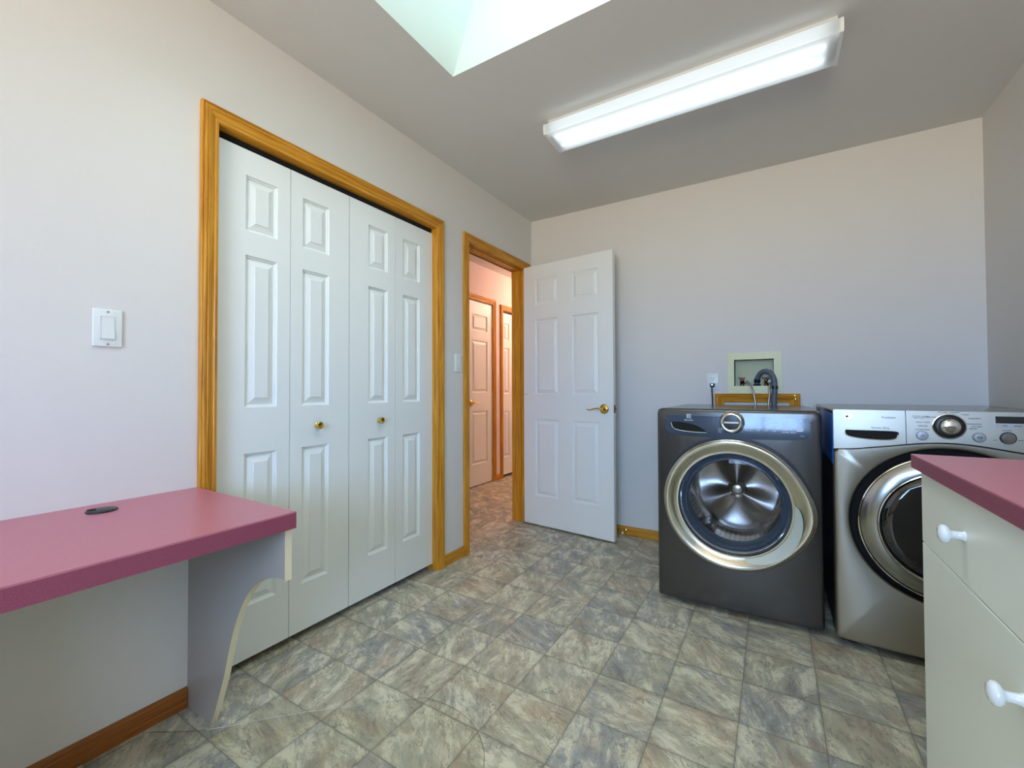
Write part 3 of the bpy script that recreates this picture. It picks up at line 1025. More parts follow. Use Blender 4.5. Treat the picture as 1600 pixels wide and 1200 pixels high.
obj('moulded_rib', bm, 'ivoryin', wb)
bm = B(); lathe(bm, [(0, .020), (.006, .022), (.010, .020), (.010, .016), (0, .016)], (1.613, .03, z0), (0, 0, 1), 24)
obj('drain_opening', bm, 'black', wb, smooth=True)
for (vx, hm) in ((1.530, 'red'), (1.664, 'black')):
    bm = B(); cyl(bm, (vx, .035, z0), (vx, .035, z0 + .040), .011, 18); cyl(bm, (vx, .035, z0 + .024), (vx + .016, .006, z0 + .026), .0095, 18)
    cyl(bm, (vx, .035, z0 + .012), (vx, .035, z0 + .020), .015, 6)
    v_ = obj('valve', bm, 'valve', wb, smooth=True, auto=30)
    bm = B(); cyl(bm, (vx, .035, z0 + .040), (vx, .035, z0 + .050), .005, 12); box(bm, vx - .022, vx + .016, .028, .042, z0 + .046, z0 + .056, .003, 2)
    obj('valve_handle', bm, hm, v_, label='dark red lever handle' if hm == 'red' else 'black lever handle')


def hose(label, pts, col):
    h = thing('water_supply_hose', (pts[-1][0], pts[-1][1], .7), label, 'hose', 'braided water supply hoses')
    bm = B(); tube(bm, spline(pts, 10), .0058, 12)
    obj('braided_hose', bm, 'braid', h, smooth=True)
    bm = B(); d_ = (Vector(pts[1]) - Vector(pts[0])).normalized()
    cyl(bm, pts[0], Vector(pts[0]) + d_ * .016, .0105, 6); cyl(bm, Vector(pts[0]) + d_ * .016, Vector(pts[0]) + d_ * .030, .0076, 16)
    obj('coupling', bm, 'btn', h)


hose('braided steel hose arching from the red-handled valve down behind the washer',
     [(1.547, .004, 1.105), (1.560, -.018, 1.104), (1.580, -.034, 1.080), (1.593, -.045, 1.040), (1.602, -.05, .995), (1.608, -.05, .935), (1.610, -.045, .80), (1.60, -.04, .70)], 0)
hose('braided steel hose dropping from the black-handled valve beside the grey drain hose',
     [(1.680, .004, 1.105), (1.681, -.018, 1.100), (1.682, -.034, 1.07), (1.680, -.045, 1.02), (1.675, -.050, .96), (1.673, -.05, .90), (1.672, -.045, .80), (1.67, -.04, .70)], 1)
dh = thing('drain_hose', (1.705, -.05, .7), 'thick grey drain hose arching out of the ivory washer box', 'hose')
bm = B()
pts = spline([(1.613, .030, 1.092), (1.616, .022, 1.122), (1.630, .006, 1.152), (1.655, -.014, 1.168), (1.684, -.030, 1.160), (1.702, -.040, 1.130), (1.709, -.047, 1.090), (1.708, -.050, 1.04), (1.704, -.050, .98), (1.702, -.048, .90), (1.70, -.046, .78), (1.70, -.045, .70)], 14)
tube(bm, pts, lambda s: .0150 + .0010 * math.sin(s * 130), 18)
obj('corrugated_hose', bm, 'drain', dh, smooth=True, auto=80)
for k in (4, 88):
    bm = B(); p_ = pts[k]; q_ = pts[k + 5]; d_ = (q_ - p_).normalized()
    lathe(bm, [(0, .015), (0, .0178), (.020, .0178), (.020, .015)], p_, d_, 20)
    obj('rubber_band', bm, 'black', dh, smooth=True)

# oak frame low on the back wall
wf = thing('wooden_frame', (1.606, 0, .66), 'mitred oak trim frame on the wall behind the dark washer', 'frame')
mpb = lambda u, v, t: (u, -t, v)
for n_, bm in casing(mpb, 1.429, 1.783, .973, w=.056, bottom=.66): obj(n_, bm, 'oak', wf)
for px_, pz in ((1.393, 1.019), (1.812, 1.019), (1.815, .998)):
    bm = B(); cyl(bm, (px_, -.0150, pz), (px_, -.0183, pz), .0019, 12)
    obj('nail_head', bm, 'brass', wf)

# door stop behind the open door
ds = thing('door_stop', (.765, -.011, .035), 'small brass door stop on the baseboard behind the open door', 'door stop')
bm = B(); lathe(bm, [(0, 0), (0, .012), (.004, .012), (.006, .006), (.060, .005), (.060, 0)], (.772, -.011, .036), (0, -1, .0), 16)
obj('post', bm, 'brass', ds, smooth=True)
bm = B(); lathe(bm, [(0, 0), (0, .008), (.010, .008), (.013, .005), (.013, 0)], (.772, -.071, .036), (0, -1, 0), 16)
obj('rubber_tip', bm, 'white', ds, smooth=True)

# ------------------------------------------------------------------ fluorescent wrap fixture
cl = thing('ceiling_light', (1.32, -1.06, H), 'long fluorescent ceiling light with a clear ribbed wrap lens, switched on', 'ceiling light')
bm = B(); box(bm, .722, 1.922, -1.138, -.982, H - .034, H)
obj('housing', bm, 'pan', cl)
bm = B()
yc = -1.062
sec = [(-.100, -.030), (-.103, -.050), (-.100, -.074), (-.096, -.080), (.096, -.080), (.100, -.074), (.103, -.050), (.100, -.030)]
for a, b in zip(sec, sec[1:]):
    quad(bm, [(.716, yc + a[0], H + a[1]), (1.928, yc + a[0], H + a[1]), (1.928, yc + b[0], H + b[1]), (.716, yc + b[0], H + b[1])])
bmesh.ops.remove_doubles(bm, verts=bm.verts, dist=1e-5)
obj('lens', bm, 'lens', cl, smooth=False)
for x in (.707, 1.926):
    bm = B()
    extrude_poly(bm, [(x, yc + a * 1.02, H + c - .0015 * (c < -.04)) for a, c in sec], (1, 0, 0), .011)
    obj('end_cap', bm, 'white', cl)
for y in (yc - .043, yc + .043):
    bm = B(); cyl(bm, (.745, y, H - .056), (1.895, y, H - .056), .0125, 16)
    obj('fluorescent_tube', bm, 'tube', cl, smooth=True)
for x in (.735, 1.895):
    bm = B(); box(bm, x - .006, x + .010, yc - .062, yc + .062, H - .072, H - .034)
    obj('lamp_holder', bm, 'white', cl)

# ================================================================== DESK
DZT, DZB, DX = .728, .683, .578
dk = thing('desk', (.28, -3.3, 0), 'mauve laminate desk top along the left wall on a cut-out end panel', 'desk')
bm = B(); box(bm, .001, DX, -4.60, -2.412, DZT - .004, DZT)
obj('desk_top', bm, 'pink', dk)
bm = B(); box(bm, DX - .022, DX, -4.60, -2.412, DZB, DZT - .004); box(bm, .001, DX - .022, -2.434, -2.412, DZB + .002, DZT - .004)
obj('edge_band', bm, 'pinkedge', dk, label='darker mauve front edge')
bm = B(); box(bm, .001, DX - .022, -4.60, -2.434, DZT - .022, DZT - .004)
obj('core_board', bm, 'panelw', dk)
# end panel with concave cut-out
prof = [(.562, DZB), (.562, .545)]
arc = [(.562, .545), (.540, .547), (.505, .545), (.470, .530), (.435, .505), (.400, .470), (.360, .415), (.325, .350), (.292, .270), (.262, .180), (.242, .100), (.228, .045), (.222, 0)]
# measured curve, moved onto the panel plane
arc = [(.562, .542), (.545, .545), (.515, .541), (.465, .527), (.418, .500), (.375, .462), (.338, .412), (.300, .340), (.268, .258), (.243, .180), (.205, .090), (.180, .035), (.160, 0)]
sm = spline([(a, 0, b) for a, b in arc[0:]], 5)
poly = [(.562, DZB)] + [(v.x, v.z) for v in sm] + [(.0005, 0), (.0005, DZB)]
bm = B()
extrude_poly(bm, [(x, -2.434, z) for x, z in poly], (0, 1, 0), .018)
ep = obj('end_panel', bm, 'panelw', dk)
bm = B()
edge = [(.562, DZB)] + [(v.x, v.z) for v in sm]
for (a, b) in zip(edge, edge[1:]):
    d_ = Vector((b[0] - a[0], b[1] - a[1]))
    quad(bm, [(a[0] + .0006, -2.4345, a[1] - .0004), (b[0] + .0006, -2.4345, b[1] - .0004), (b[0] + .0006, -2.4155, b[1] - .0004), (a[0] + .0006, -2.4155, a[1] - .0004)])
bmesh.ops.remove_doubles(bm, verts=bm.verts, dist=1e-5)
obj('edge_banding', bm, 'cream', dk, label='cream edge banding of the end panel')
bm = B()
extrude_poly(bm, [(x, -4.58, z) for x, z in poly], (0, 1, 0), .018)
obj('end_panel', bm, 'panelw', dk)
# cable grommet
gx, gy = .108, -2.685
bm = B()
lathe(bm, [(0, 0), (0, .034), (.003, .034), (.005, .031), (.005, .0)], (gx, gy, DZT), (0, 0, 1), 40)
g_ = obj('cable_grommet', bm, 'black', dk, smooth=True, label='round black cable grommet cap')
bm = B(); cyl(bm, (gx - .012, gy - .018, DZT + .0052), (gx - .012, gy - .018, DZT + .0062), .010, 24)
obj('cable_slot', bm, 'deep', g_)

# unseen pedestal under the desk, added to keep window light off the end panel
bm = B(); box(bm, .015, .535, -3.80, -3.34, .05, DZB - .001)
pd = obj('pedestal', bm, 'panelw', dk)
for (za, zb) in ((.055, .255), (.26, .46), (.465, .675)):
    bm = B(); box(bm, .5352, .553, -3.798, -3.342, za, zb, .001, 1)
    w_ = obj('pedestal_drawer', bm, 'cab', pd)
bm = B(); box(bm, .03, .50, -3.78, -3.36, 0, .05); obj('plinth', bm, 'panelw', pd)

# clear chair mat
bm = B()
outl = [(.030, -3.30), (.030, -2.560), (.033, -2.548), (.19, -2.440), (.356, -2.262), (.640, -2.016), (.680, -1.994), (.735, -1.984), (.80, -1.985), (.868, -2.002), (.93, -2.040), (.985, -2.10), (1.02, -2.19), (1.03, -2.30), (1.03, -3.30)]
outl[3] = (.175, -2.452)
extrude_poly(bm, [(x, y, .0006) for x, y in outl], (0, 0, 1), .0016)
cmn = thing('chair_mat', (.55, -2.8, 0), 'clear plastic chair mat lying on the tiles in front of the desk', 'chair mat')
obj('sheet', bm, 'mat', cmn)
bm = B()
tube(bm, [Vector((x, y, .0016)) for x, y in outl[:1]] + spline([(x, y, .0016) for x, y in outl[1:-1]], 4) + [Vector((outl[-1][0], outl[-1][1], .0016))], .0012, 6)
obj('bevelled_edge', bm, 'matedge', cmn)

# ================================================================== COUNTER AND DRAWER CABINET
CY, CX, CZ = -1.717, 1.984, .900
ct = thing('countertop', ((CX + XW) / 2, -3.0, .868), 'mauve laminate countertop over the white drawer cabinet at right', 'countertop')
bm = B(); box(bm, CX, XW - .001, -4.47, CY, CZ - .003, CZ)
obj('top_surface', bm, 'pink', ct)
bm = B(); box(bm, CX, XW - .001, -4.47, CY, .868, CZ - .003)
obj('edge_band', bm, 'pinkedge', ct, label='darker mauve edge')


def knob(parent, x, y, z):
    bm = B()
    lathe(bm, [(0, 0), (0, .0095), (.002, .0095), (.004, .0078), (.016, .0070), (.020, .0085), (.023, .0145), (.027, .0172), (.032, .0165), (.036, .0115), (.038, 0)], (x, y, z), (-1, 0, 0), 32)
    obj('knob', bm, 'knobw', parent, smooth=True, auto=60)


FX = 1.998                     # plane of the drawer fronts
for k, (ya, yb) in enumerate(((-2.275, -1.735), (-2.820, -2.280), (-3.365, -2.825), (-3.910, -3.370), (-4.455, -3.915))):
    lb = 'pale cabinet with white knobs under the mauve counter, ' + ['end unit nearest the dryer', 'second unit from the dryer', 'third unit from the dryer', 'fourth unit from the dryer', 'last unit before the window wall'][k]
    cb = thing('base_cabinet', ((FX + XW) / 2, (ya + yb) / 2, 0), lb, 'cabinet', 'cabinets under the mauve counter')
    bm = B(); box(bm, FX + .019, XW - .012, ya, yb, .09, .866)
    obj('body', bm, 'cab', cb)
    bm = B(); box(bm, FX + .08, XW - .012, ya, yb, 0, .09)
    obj('toe_kick', bm, 'cab', cb)
    for nm, za, zb in (('drawer', .6985, .862), ('door', .095, .6955)):
        bm = B(); box(bm, FX, FX + .018, ya + .0015, yb - .0015, za, zb, .0008, 1)
        dw = obj(nm, bm, 'cab', cb)
        if nm == 'drawer': knob(dw, FX, (ya + yb) / 2, .787)
        else: knob(dw, FX, ya + .061 if k % 2 == 0 else yb - .061, .616)


# ================================================================== WASHER
def rr_ray(x0, x1, z0, z1, rad, cx, cz, th, rad_b=None):
    """distance from (cx,cz) along angle th to a rounded rectangle"""
    dx, dz = math.cos(th), math.sin(th)

    def inside(r):
        x, z = cx + dx * r, cz + dz * r
        rr = rad if (z > (z0 + z1) / 2 or rad_b is None) else rad_b
        qx = max(x0 + rr - x, x - (x1 - rr)); qz = max(z0 + rr - z, z - (z1 - rr))
        if qx > 0 and qz > 0: return math.hypot(qx, qz) < rr
        return qx < rr and qz < rr
    lo, hi = 0, 3
    for _ in range(40):
        mid = (lo + hi) / 2
        if inside(mid): lo = mid
        else: hi = mid
    return lo


def rr_loop(x0, x1, z0, z1, rad, cx, cz, y, angs, yf=None, rad_b=None):
    out = []
    for th in angs:
        r = rr_ray(x0, x1, z0, z1, rad, cx, cz, th, rad_b)
        x, z = cx + math.cos(th) * r, cz + math.sin(th) * r
        out.append((x, y + (yf(x, z) if yf else 0), z))
    return out


def circ(cx, cz, r, y, angs, rf=None, yf=None):
    return [(cx + math.cos(t) * r * (rf(t) if rf else 1), y + (yf(cx + math.cos(t) * r, cz + math.sin(t) * r) if yf else 0), cz + math.sin(t) * r * (rf(t) if rf else 1)) for t in angs]


def angles(x0, x1, z0, z1, cx, cz, n=120):
    a = [2 * PI * i / n for i in range(n)]
    for (x, z) in ((x0, z0), (x1, z0), (x1, z1), (x0, z1)):
        t = math.atan2(z - cz, x - cx) % (2 * PI)
        for d_ in (-.03, -.015, -.005, 0.005, .015, .03): a.append((t + d_) % (2 * PI))
    return sorted(set(round(t, 6) for t in a))


WX0, WX1, WY, WZ0, WZ1 = 1.191, 1.877, -.867, .022, .964
wm = thing('washing_machine', ((WX0 + WX1) / 2, -.48, 0), 'dark titanium front-loading washing machine with a big chrome porthole ring', 'washing machine')
bm = B()
for q_ in ([(0, 0, 0), (0, 1, 0), (0, 1, 1), (0, 0, 1)], [(1, 0, 0), (1, 0, 1), (1, 1, 1), (1, 1, 0)], [(0, 0, 0), (1, 0, 0), (1, 1, 0), (0, 1, 0)],
           [(0, 0, 1), (0, 1, 1), (1, 1, 1), (1, 0, 1)], [(0, 1, 0), (1, 1, 0), (1, 1, 1), (0, 1, 1)]):
    quad(bm, [((WX0 + .004, WX1 - .004)[a], (WY + .030, -.095)[b], (WZ0, WZ1 - .008)[c]) for a, b, c in q_])
bmesh.ops.remove_doubles(bm, verts=bm.verts, dist=1e-5)
obj('cabinet', bm, 'titan', wm)
bm = B(); box(bm, WX0 + .02, WX1 - .02, WY + .05, -.11, WZ1 - .012, WZ1 - .003, .004, 2)
obj('top_panel', bm, 'titan', wm)
WCX, WCZ = 1.530, .524
ang_ = angles(WX0, WX1, WZ0, WZ1, WCX, WCZ, 144)


def bow(x, z):
    """front bulges towards the middle"""
    u = (x - (WX0 + WX1) / 2) / .343
    return .010 * u * u


lp = []
for ins, dy in ((0, .040), (0, .016), (.002, .008), (.006, .003), (.012, .0), (.020, -.001)):
    lp.append(rr_loop(WX0 + ins, WX1 - ins, WZ0 + ins, WZ1 - ins, max(.030 - ins * .6, .006), WCX, WCZ, WY + dy, ang_, bow, rad_b=.010))
lp.append(circ(WCX, WCZ, .300, WY - .001, ang_, yf=bow))
lp.append(circ(WCX, WCZ, .296, WY + .006, ang_, yf=bow))
lp.append(circ(WCX, WCZ, .250, WY + .012, ang_))
lp.append(circ(WCX, WCZ, .236, WY + .030, ang_))
bm = B(); loft(bm, lp)
# fix: skip the control-panel field (it lies flush on top)
obj('front_panel', bm, 'titan', wm, smooth=True, auto=50)
# control panel (drawer + fascia)
PX0, PX1 = 1.238, 1.834


def cp_bot(x):
    u = (x - (PX0 + PX1) / 2) / ((PX1 - PX0) / 2)
    return .838 - .0 * u * u


def plate(bm, x0, x1, zb, zt, y0, y1, rad, yf, corners=(1, 1, 1, 1), n=24):
    """thin rounded plate, front at y0; bottom given by function"""
    pts = []
    def arc_(cx, cz, a0, a1):
        for i in range(7):
            t = a0 + (a1 - a0) * i / 6
            pts.append((cx + rad * math.cos(t), cz + rad * math.sin(t)))
    if corners[0]: arc_(x1 - rad, zt - rad, PI / 2 * 0, PI / 2)
    else: pts.append((x1, zt))
    pts.reverse() if False else None
    return pts


def rounded(x0, x1, zbf, ztf, rad, c, n=16):
    """outline counter-clockwise; c = (bl, br, tr, tl) corner flags; bottom/top as functions"""
    pts = []
    def corner(cx, cz, a0, flag, px, pz):
        if not flag: pts.append((px, pz)); return
        for i in range(6):
            t = a0 + PI / 2 * i / 5
            pts.append((cx + rad * math.cos(t), cz + rad * math.sin(t)))
    corner(x0 + rad, zbf(x0) + rad, PI, c[0], x0, zbf(x0))
    for i in range(1, n): x = x0 + rad + (x1 - x0 - 2 * rad) * i / n; pts.append((x, zbf(x)))
    corner(x1 - rad, zbf(x1) + rad, -PI / 2, c[1], x1, zbf(x1))
    corner(x1 - rad, ztf(x1) - rad, 0, c[2], x1, ztf(x1))
    for i in range(1, n): x = x1 - rad - (x1 - x0 - 2 * rad) * i / n; pts.append((x, ztf(x)))
    corner(x0 + rad, ztf(x0) - rad, PI / 2, c[3], x0, ztf(x0))
    return pts


def plate_from(bm, pts, y, th, yf, bev=.002, tilt=None):
    """grid-filled plate that follows the bowed front: sliced into vertical strips"""
    cx = sum(p[0] for p in pts) / len(pts); cz = sum(p[1] for p in pts) / len(pts)
    def yy(x, z, d_): return y + yf(x, z) + d_ + (tilt(x, z) if tilt else 0)
    def sh(k): return [(cx + (p[0] - cx) * k, cz + (p[1] - cz) * k) for p in pts]
    def ins(d_):
        o_ = []
        for (x, z) in pts:
            vx, vz = x - cx, z - cz
            o_.append((x - d_ * (1 if vx > 0 else -1) * min(1, abs(vx) / .01), z - d_ * (1 if vz > 0 else -1) * min(1, abs(vz) / .01)))
        return o_
    loops = [[(x, yy(x, z, 0), z) for x, z in pts], [(x, yy(x, z, -th + bev), z) for x, z in pts], [(x, yy(x, z, -th), z) for x, z in ins(bev)]]
    rs = loft(bm, loops)
    # cap: strips between bottom and top runs (outline order bottom L->R, top R->L)
    f = bm.faces.new(rs[-1])
    return f


def plate_grid(bm, x0, x1, zbf, ztf, rad, c, y, th, yf, nx=44, nz=14):
    xs = set(x0 + (x1 - x0) * i / nx for i in range(nx + 1))
    for i in range(7):
        t = rad * (1 - math.cos(PI / 2 * i / 6))
        xs |= {x0 + t, x1 - t}
    xs = sorted(round(v, 6) for v in xs)
    xs = [v for i, v in enumerate(xs) if i == 0 or v - xs[i - 1] > 1e-5]
    def cut(x, fl, fr):
        d_ = 0
        if fl and x - x0 < rad: d_ = rad - math.sqrt(max(0, rad * rad - (rad - (x - x0)) ** 2))
        if fr and x1 - x < rad: d_ = rad - math.sqrt(max(0, rad * rad - (rad - (x1 - x)) ** 2))
        return d_
    cols = []
    for x in xs:
        zb, zt = zbf(x) + cut(x, c[0], c[1]), ztf(x) - cut(x, c[3], c[2])
        cols.append([bm.verts.new((x, y + yf(x, zb + (zt - zb) * j / nz) - th, zb + (zt - zb) * j / nz)) for j in range(nz + 1)])
    for a, b in zip(cols, cols[1:]):
        for j in range(nz): bm.faces.new((a[j], b[j], b[j + 1], a[j + 1]))
    rim = [cl_[0] for cl_ in cols] + cols[-1][1:] + [cl_[-1] for cl_ in reversed(cols[:-1])] + list(reversed(cols[0][1:-1]))
    back = [bm.verts.new((v.co.x, y + yf(v.co.x, v.co.z), v.co.z)) for v in rim]
    for i in range(len(rim)):
        j = (i + 1) % len(rim)
        bm.faces.new((rim[j], rim[i], back[i], back[j]))
    bmesh.ops.remove_doubles(bm, verts=bm.verts, dist=1e-6)


def lean(z, z0, z1, a0, a1):
    """a convex fascia: set-back whose slope runs from a0 to a1 degrees between z0 and z1"""
    t = max(0, min(1, (z - z0) / (z1 - z0)))
    return (z1 - z0) * (math.radians(a0) * t + math.radians(a1 - a0) * t * t / 2)


ztw = lambda x: .951 + .004 * (1 - abs((x - 1.53) / .3) ** 2)
zbw = lambda x: .842 - .010 * max(0, 1 - abs((x - 1.53) / .3) ** 2)
bowc = lambda x, z: bow(x, z) - .0035 + lean(z, .838, .956, 1, 13) * .55
bm = B(); plate_grid(bm, PX0 - .005, PX1 + .005, lambda x: zbw(x) - .005, lambda x: ztw(x) + .004, .020, (1, 1, 1, 1), WY, .0004, bowc)
obj('panel_surround', bm, 'black', wm, smooth=True)
bm = B(); plate_grid(bm, 1.4575, PX1, zbw, ztw, .016, (0, 1, 1, 0), WY, .0024, bowc)
cp = obj('control_panel', bm, 'gpanel', wm, smooth=True, auto=40)
bm = B(); plate_grid(bm, PX0, 1.4555, zbw, ztw, .016, (1, 0, 0, 1), WY, .0024, bowc)
dd = obj('detergent_drawer', bm, 'gpanel', wm, smooth=True, auto=40)
def PY(x, z): return WY - .0024 + bowc(x, z)
# drawer pull scoop
sc = [(1.262, .896), (1.30, .898), (1.34, .893), (1.375, .884), (1.405, .870), (1.425, .852), (1.40, .851), (1.36, .852), (1.31, .856), (1.285, .861), (1.270, .872)]
bm = B(); ss = spline([(a, 0, b) for a, b in sc + sc[:1]], 4)[:-1]
extrude_poly(bm, [(v.x, PY(v.x, v.z) - .0001, v.z) for v in ss], (0, -1, 0), .0010)
obj('drawer_pull', bm, 'deep', dd)
bm = B(); tube(bm, spline([(x_, PY(x_, z_) - .0012, z_) for x_, z_ in ((1.262, .893), (1.272, .868), (1.30, .857), (1.36, .851), (1.425, .850))], 6), lambda s: .0022 - .001 * s, 8)
obj('pull_lip', bm, 'chrome', dd, smooth=True)


def wtext(s, size, x, z, mat, parent, align='CENTER', bold=0.0, y=None, name='printed_text'):
    bm = text_bm(s, size, lambda a, b, c: (x + a, PY(x + a, z + b) - .0002 - (0 if y is None else y) - c, z + b), align, bold, .0004)
    return obj(name, bm, mat, parent, recalc=False)


# emblem: open square holding a curved E-like sign
bm = B()
slab(bm, lambda u, v, w: (u, w + PY(u, v), v), 1.335, 1.355, .917, .937, -.0008, -.0002, [(1.337, 1.353, .919, .935)])
for zz in (.9235, .9265, .9295): box(bm, 1.340, 1.350, PY(1.345, zz) - .0008, PY(1.345, zz) - .0002, zz, zz + .0016)
box(bm, 1.339, 1.3415, PY(1.34, .927) - .0010, PY(1.34, .927) - .0001, .9225, .9320)
obj('brand_emblem', bm, 'print_w', dd)
wtext('Electrolux', .0098, 1.345, .908, 'print_w', dd)
# dial
KX, KZ = 1.533, .903
bm = B(); lathe(bm, [(0, .030), (0, .0535), (.004, .0530), (.009, .0500), (.012, .0470), (.020, .0450), (.023, .0410), (.022, .0350), (.018, .032)], (KX, WY - .004, KZ), (0, -1, 0), 56)
kb = obj('dial', bm, 'chrome', wm, smooth=True, auto=60)
bm = B(); lathe(bm, [(0, 0), (.001, .0), (.020, .0335), (.0205, .0330), (.0215, .025), (.022, 0)], (KX, WY - .004, KZ), (0, -1, 0), 48)
obj('dial_face', bm, 'black', kb, smooth=True)
bm = B(); box(bm, KX - .031, KX + .031, WY - .0268, WY - .0245, KZ - .004, KZ + .0045, .0008, 1)
obj('dial_bar', bm, 'satin', kb, label='pale bar across the dial')
# power symbol
bm = B(); lathe(bm, [(0, .0062), (.0006, .0062), (.0006, .0072), (0, .0072)], (1.483, PY(1.483, .866) - .0001, .866), (0, -1, 0), 24)
box(bm, 1.4824, 1.4836, PY(1.483, .867) - .0008, PY(1.483, .867) - .0001, .864, .870)
obj('power_button', bm, 'print_w', cp, label='ring-shaped power symbol')
wtext('POWER', .0045, 1.483, .855, 'print_w', cp)
cols = [(1.588, 'LEFT', [(.887, 'Delicates'), (.878, 'Hand Wash'), (.869, 'Rinse & Spin')], .0056),
        (1.632, 'LEFT', [(.905, 'Warm'), (.895, 'Cold'), (.884, 'Tap Cold'), (.870, 'TEMP')], .0062),
        (1.664, 'LEFT', [(.915, 'High'), (.905, 'Medium'), (.884, 'No Spin'), (.870, 'SPIN')], .0062),
        (1.697, 'LEFT', [(.915, 'Heavy'), (.905, 'Normal'), (.893, 'Light'), (.882, 'X-Light'), (.870, 'SOIL')], .0062),
        (1.731, 'LEFT', [(.916, 'Extra Rinse'), (.909, 'Fresh Rinse'), (.901, 'Stain Treat'), (.893, 'Perfect Steam'), (.885, 'Delay Start'), (.877, 'Control Lock')], .0066),
        (1.731, 'LEFT', [(.866, 'OPTIONS')], .0062), (1.762, 'LEFT', [(.866, 'SELECT')], .0062),
        (1.788, 'LEFT', [(.916, 'DELAY'), (.908, 'start'), (.897, 'Status')], .0056)]
for x, al, rows, sz in cols:
    for z, s_ in rows:
        bm = text_bm(s_, sz, lambda a, b, c, z=z: (x + a, PY(x + a, z + b) - .0002 - c, z + b), al, .00012, .0004)
        obj('printed_text', bm, 'print_w', cp, recalc=False)
bm = B(); plate_grid(bm, 1.784, 1.810, lambda x: .872, lambda x: .885, .0055, (1, 1, 1, 1), WY - .0024, .0018, bowc, 6, 3)
st = obj('start_button', bm, 'print_w', cp, smooth=True, label='white pill-shaped start button')
wtext('START', .0062, 1.797, .8785, 'print_d', st, y=.0022)
wtext('15 yr', .0075, 1.806, .853, 'print_w', cp)

# porthole: ring, handle bulge, bowl, gasket, drum


def bulge(t):
    """handle bulge on the right-hand side of the ring"""
    d_ = (t + PI) % (2 * PI) - PI          # -pi..pi, 0 = right
    d_ += .12
    return 1 + .085 * math.exp(-(d_ / .42) ** 2)


al = [2 * PI * i / 160 for i in range(160)]
ring = []
for r, dy, k in ((.286, .006, 1), (.297, -.002, 1), (.2985, -.014, 1), (.2965, -.026, 1), (.291, -.0325, 1), (.285, -.0335, .9), (.274, -.029, .6), (.258, -.0205, .25), (.245, -.013, .05), (.240, -.0125, 0), (.236, -.012, 0), (.234, .004, 0)):
    ring.append(circ(WCX, WCZ, r, WY + dy, al, rf=lambda t, k=k: 1 + (bulge(t) - 1) * k))
bm = B(); loft(bm, ring)
dr_ = obj('door_ring', bm, 'satin', wm, smooth=True, auto=70, label='wide polished chrome door ring')
# bright lip
bm = B(); loft(bm, [circ(WCX, WCZ, r, WY + dy, al, rf=bulge) for r, dy in ((.2970, -.012), (.3005, -.014), (.3012, -.019), (.2990, -.023), (.2960, -.024))])
obj('ring_rim', bm, 'chrome', dr_, smooth=True, auto=80)
# grip recess: pale crescent on the lower right, lying on the funnel of the ring
bm = B(); ri, ro = [], []
for i in range(33):
    u = i / 32
    t = math.radians(6 - 84 * u)
    w_ = .041 * max(0.0, math.sin(PI * u)) ** .45 + .0005
    for lst, rr_ in ((ri, .2445), (ro, .2445 + w_)):
        yy_ = WY - .0150 - (rr_ - .2445) * .50
        lst.append(((WCX + math.cos(t) * rr_, yy_ - .0035, WCZ + math.sin(t) * rr_), (WCX + math.cos(t) * rr_, yy_ + .002, WCZ + math.sin(t) * rr_)))
for i in range(32):
    quad(bm, [ri[i][0], ri[i + 1][0], ro[i + 1][0], ro[i][0]])
    quad(bm, [ri[i][1], ro[i][1], ro[i + 1][1], ri[i + 1][1]])
    quad(bm, [ro[i][0], ro[i + 1][0], ro[i + 1][1], ro[i][1]])
    quad(bm, [ri[i][0], ri[i][1], ri[i + 1][1], ri[i + 1][0]])
bmesh.ops.remove_doubles(bm, verts=bm.verts, dist=1e-6)
obj('door_grip', bm, 'grip', dr_, smooth=True, auto=30, label='pale grip plate on the lower right of the ring')
# flat black band painting in the shaded gap round the ring
bm = B(); loft(bm, [circ(WCX, WCZ + .003, r, WY + dy, al, rf=lambda t: 1 + (bulge(t) - 1) * .35) for r, dy in ((.296, .004), (.2965, -.0020), (.3105, -.0022), (.3115, .003))])
obj('door_channel', bm, 'black', wm, smooth=False)
# gasket rings
bm = B(); loft(bm, [circ(WCX, WCZ, r, WY + dy, al) for r, dy in ((.236, .006), (.228, .010), (.220, .018), (.214, .014), (.208, .022), (.202, .020), (.196, .035), (.196, .090))])
obj('door_gasket', bm, 'gasket', wm, smooth=True, auto=60)
bm = B(); loft(bm, [circ(WCX, WCZ, r, WY + dy, al) for r, dy in ((.229, .007), (.227, .0035), (.224, .007))])
obj('gasket_trim', bm, 'chrome', wm, smooth=True)
# glass bowl
bm = B(); lathe(bm, [(.012, .222), (.006, .214), (.004, .20), (.000, .15), (-.004, .08), (-.005, 0)], (WCX, WY + .010, WCZ), (0, 1, 0), 72)
obj('glass_bowl', bm, 'bowl', wm, smooth=True, auto=90)
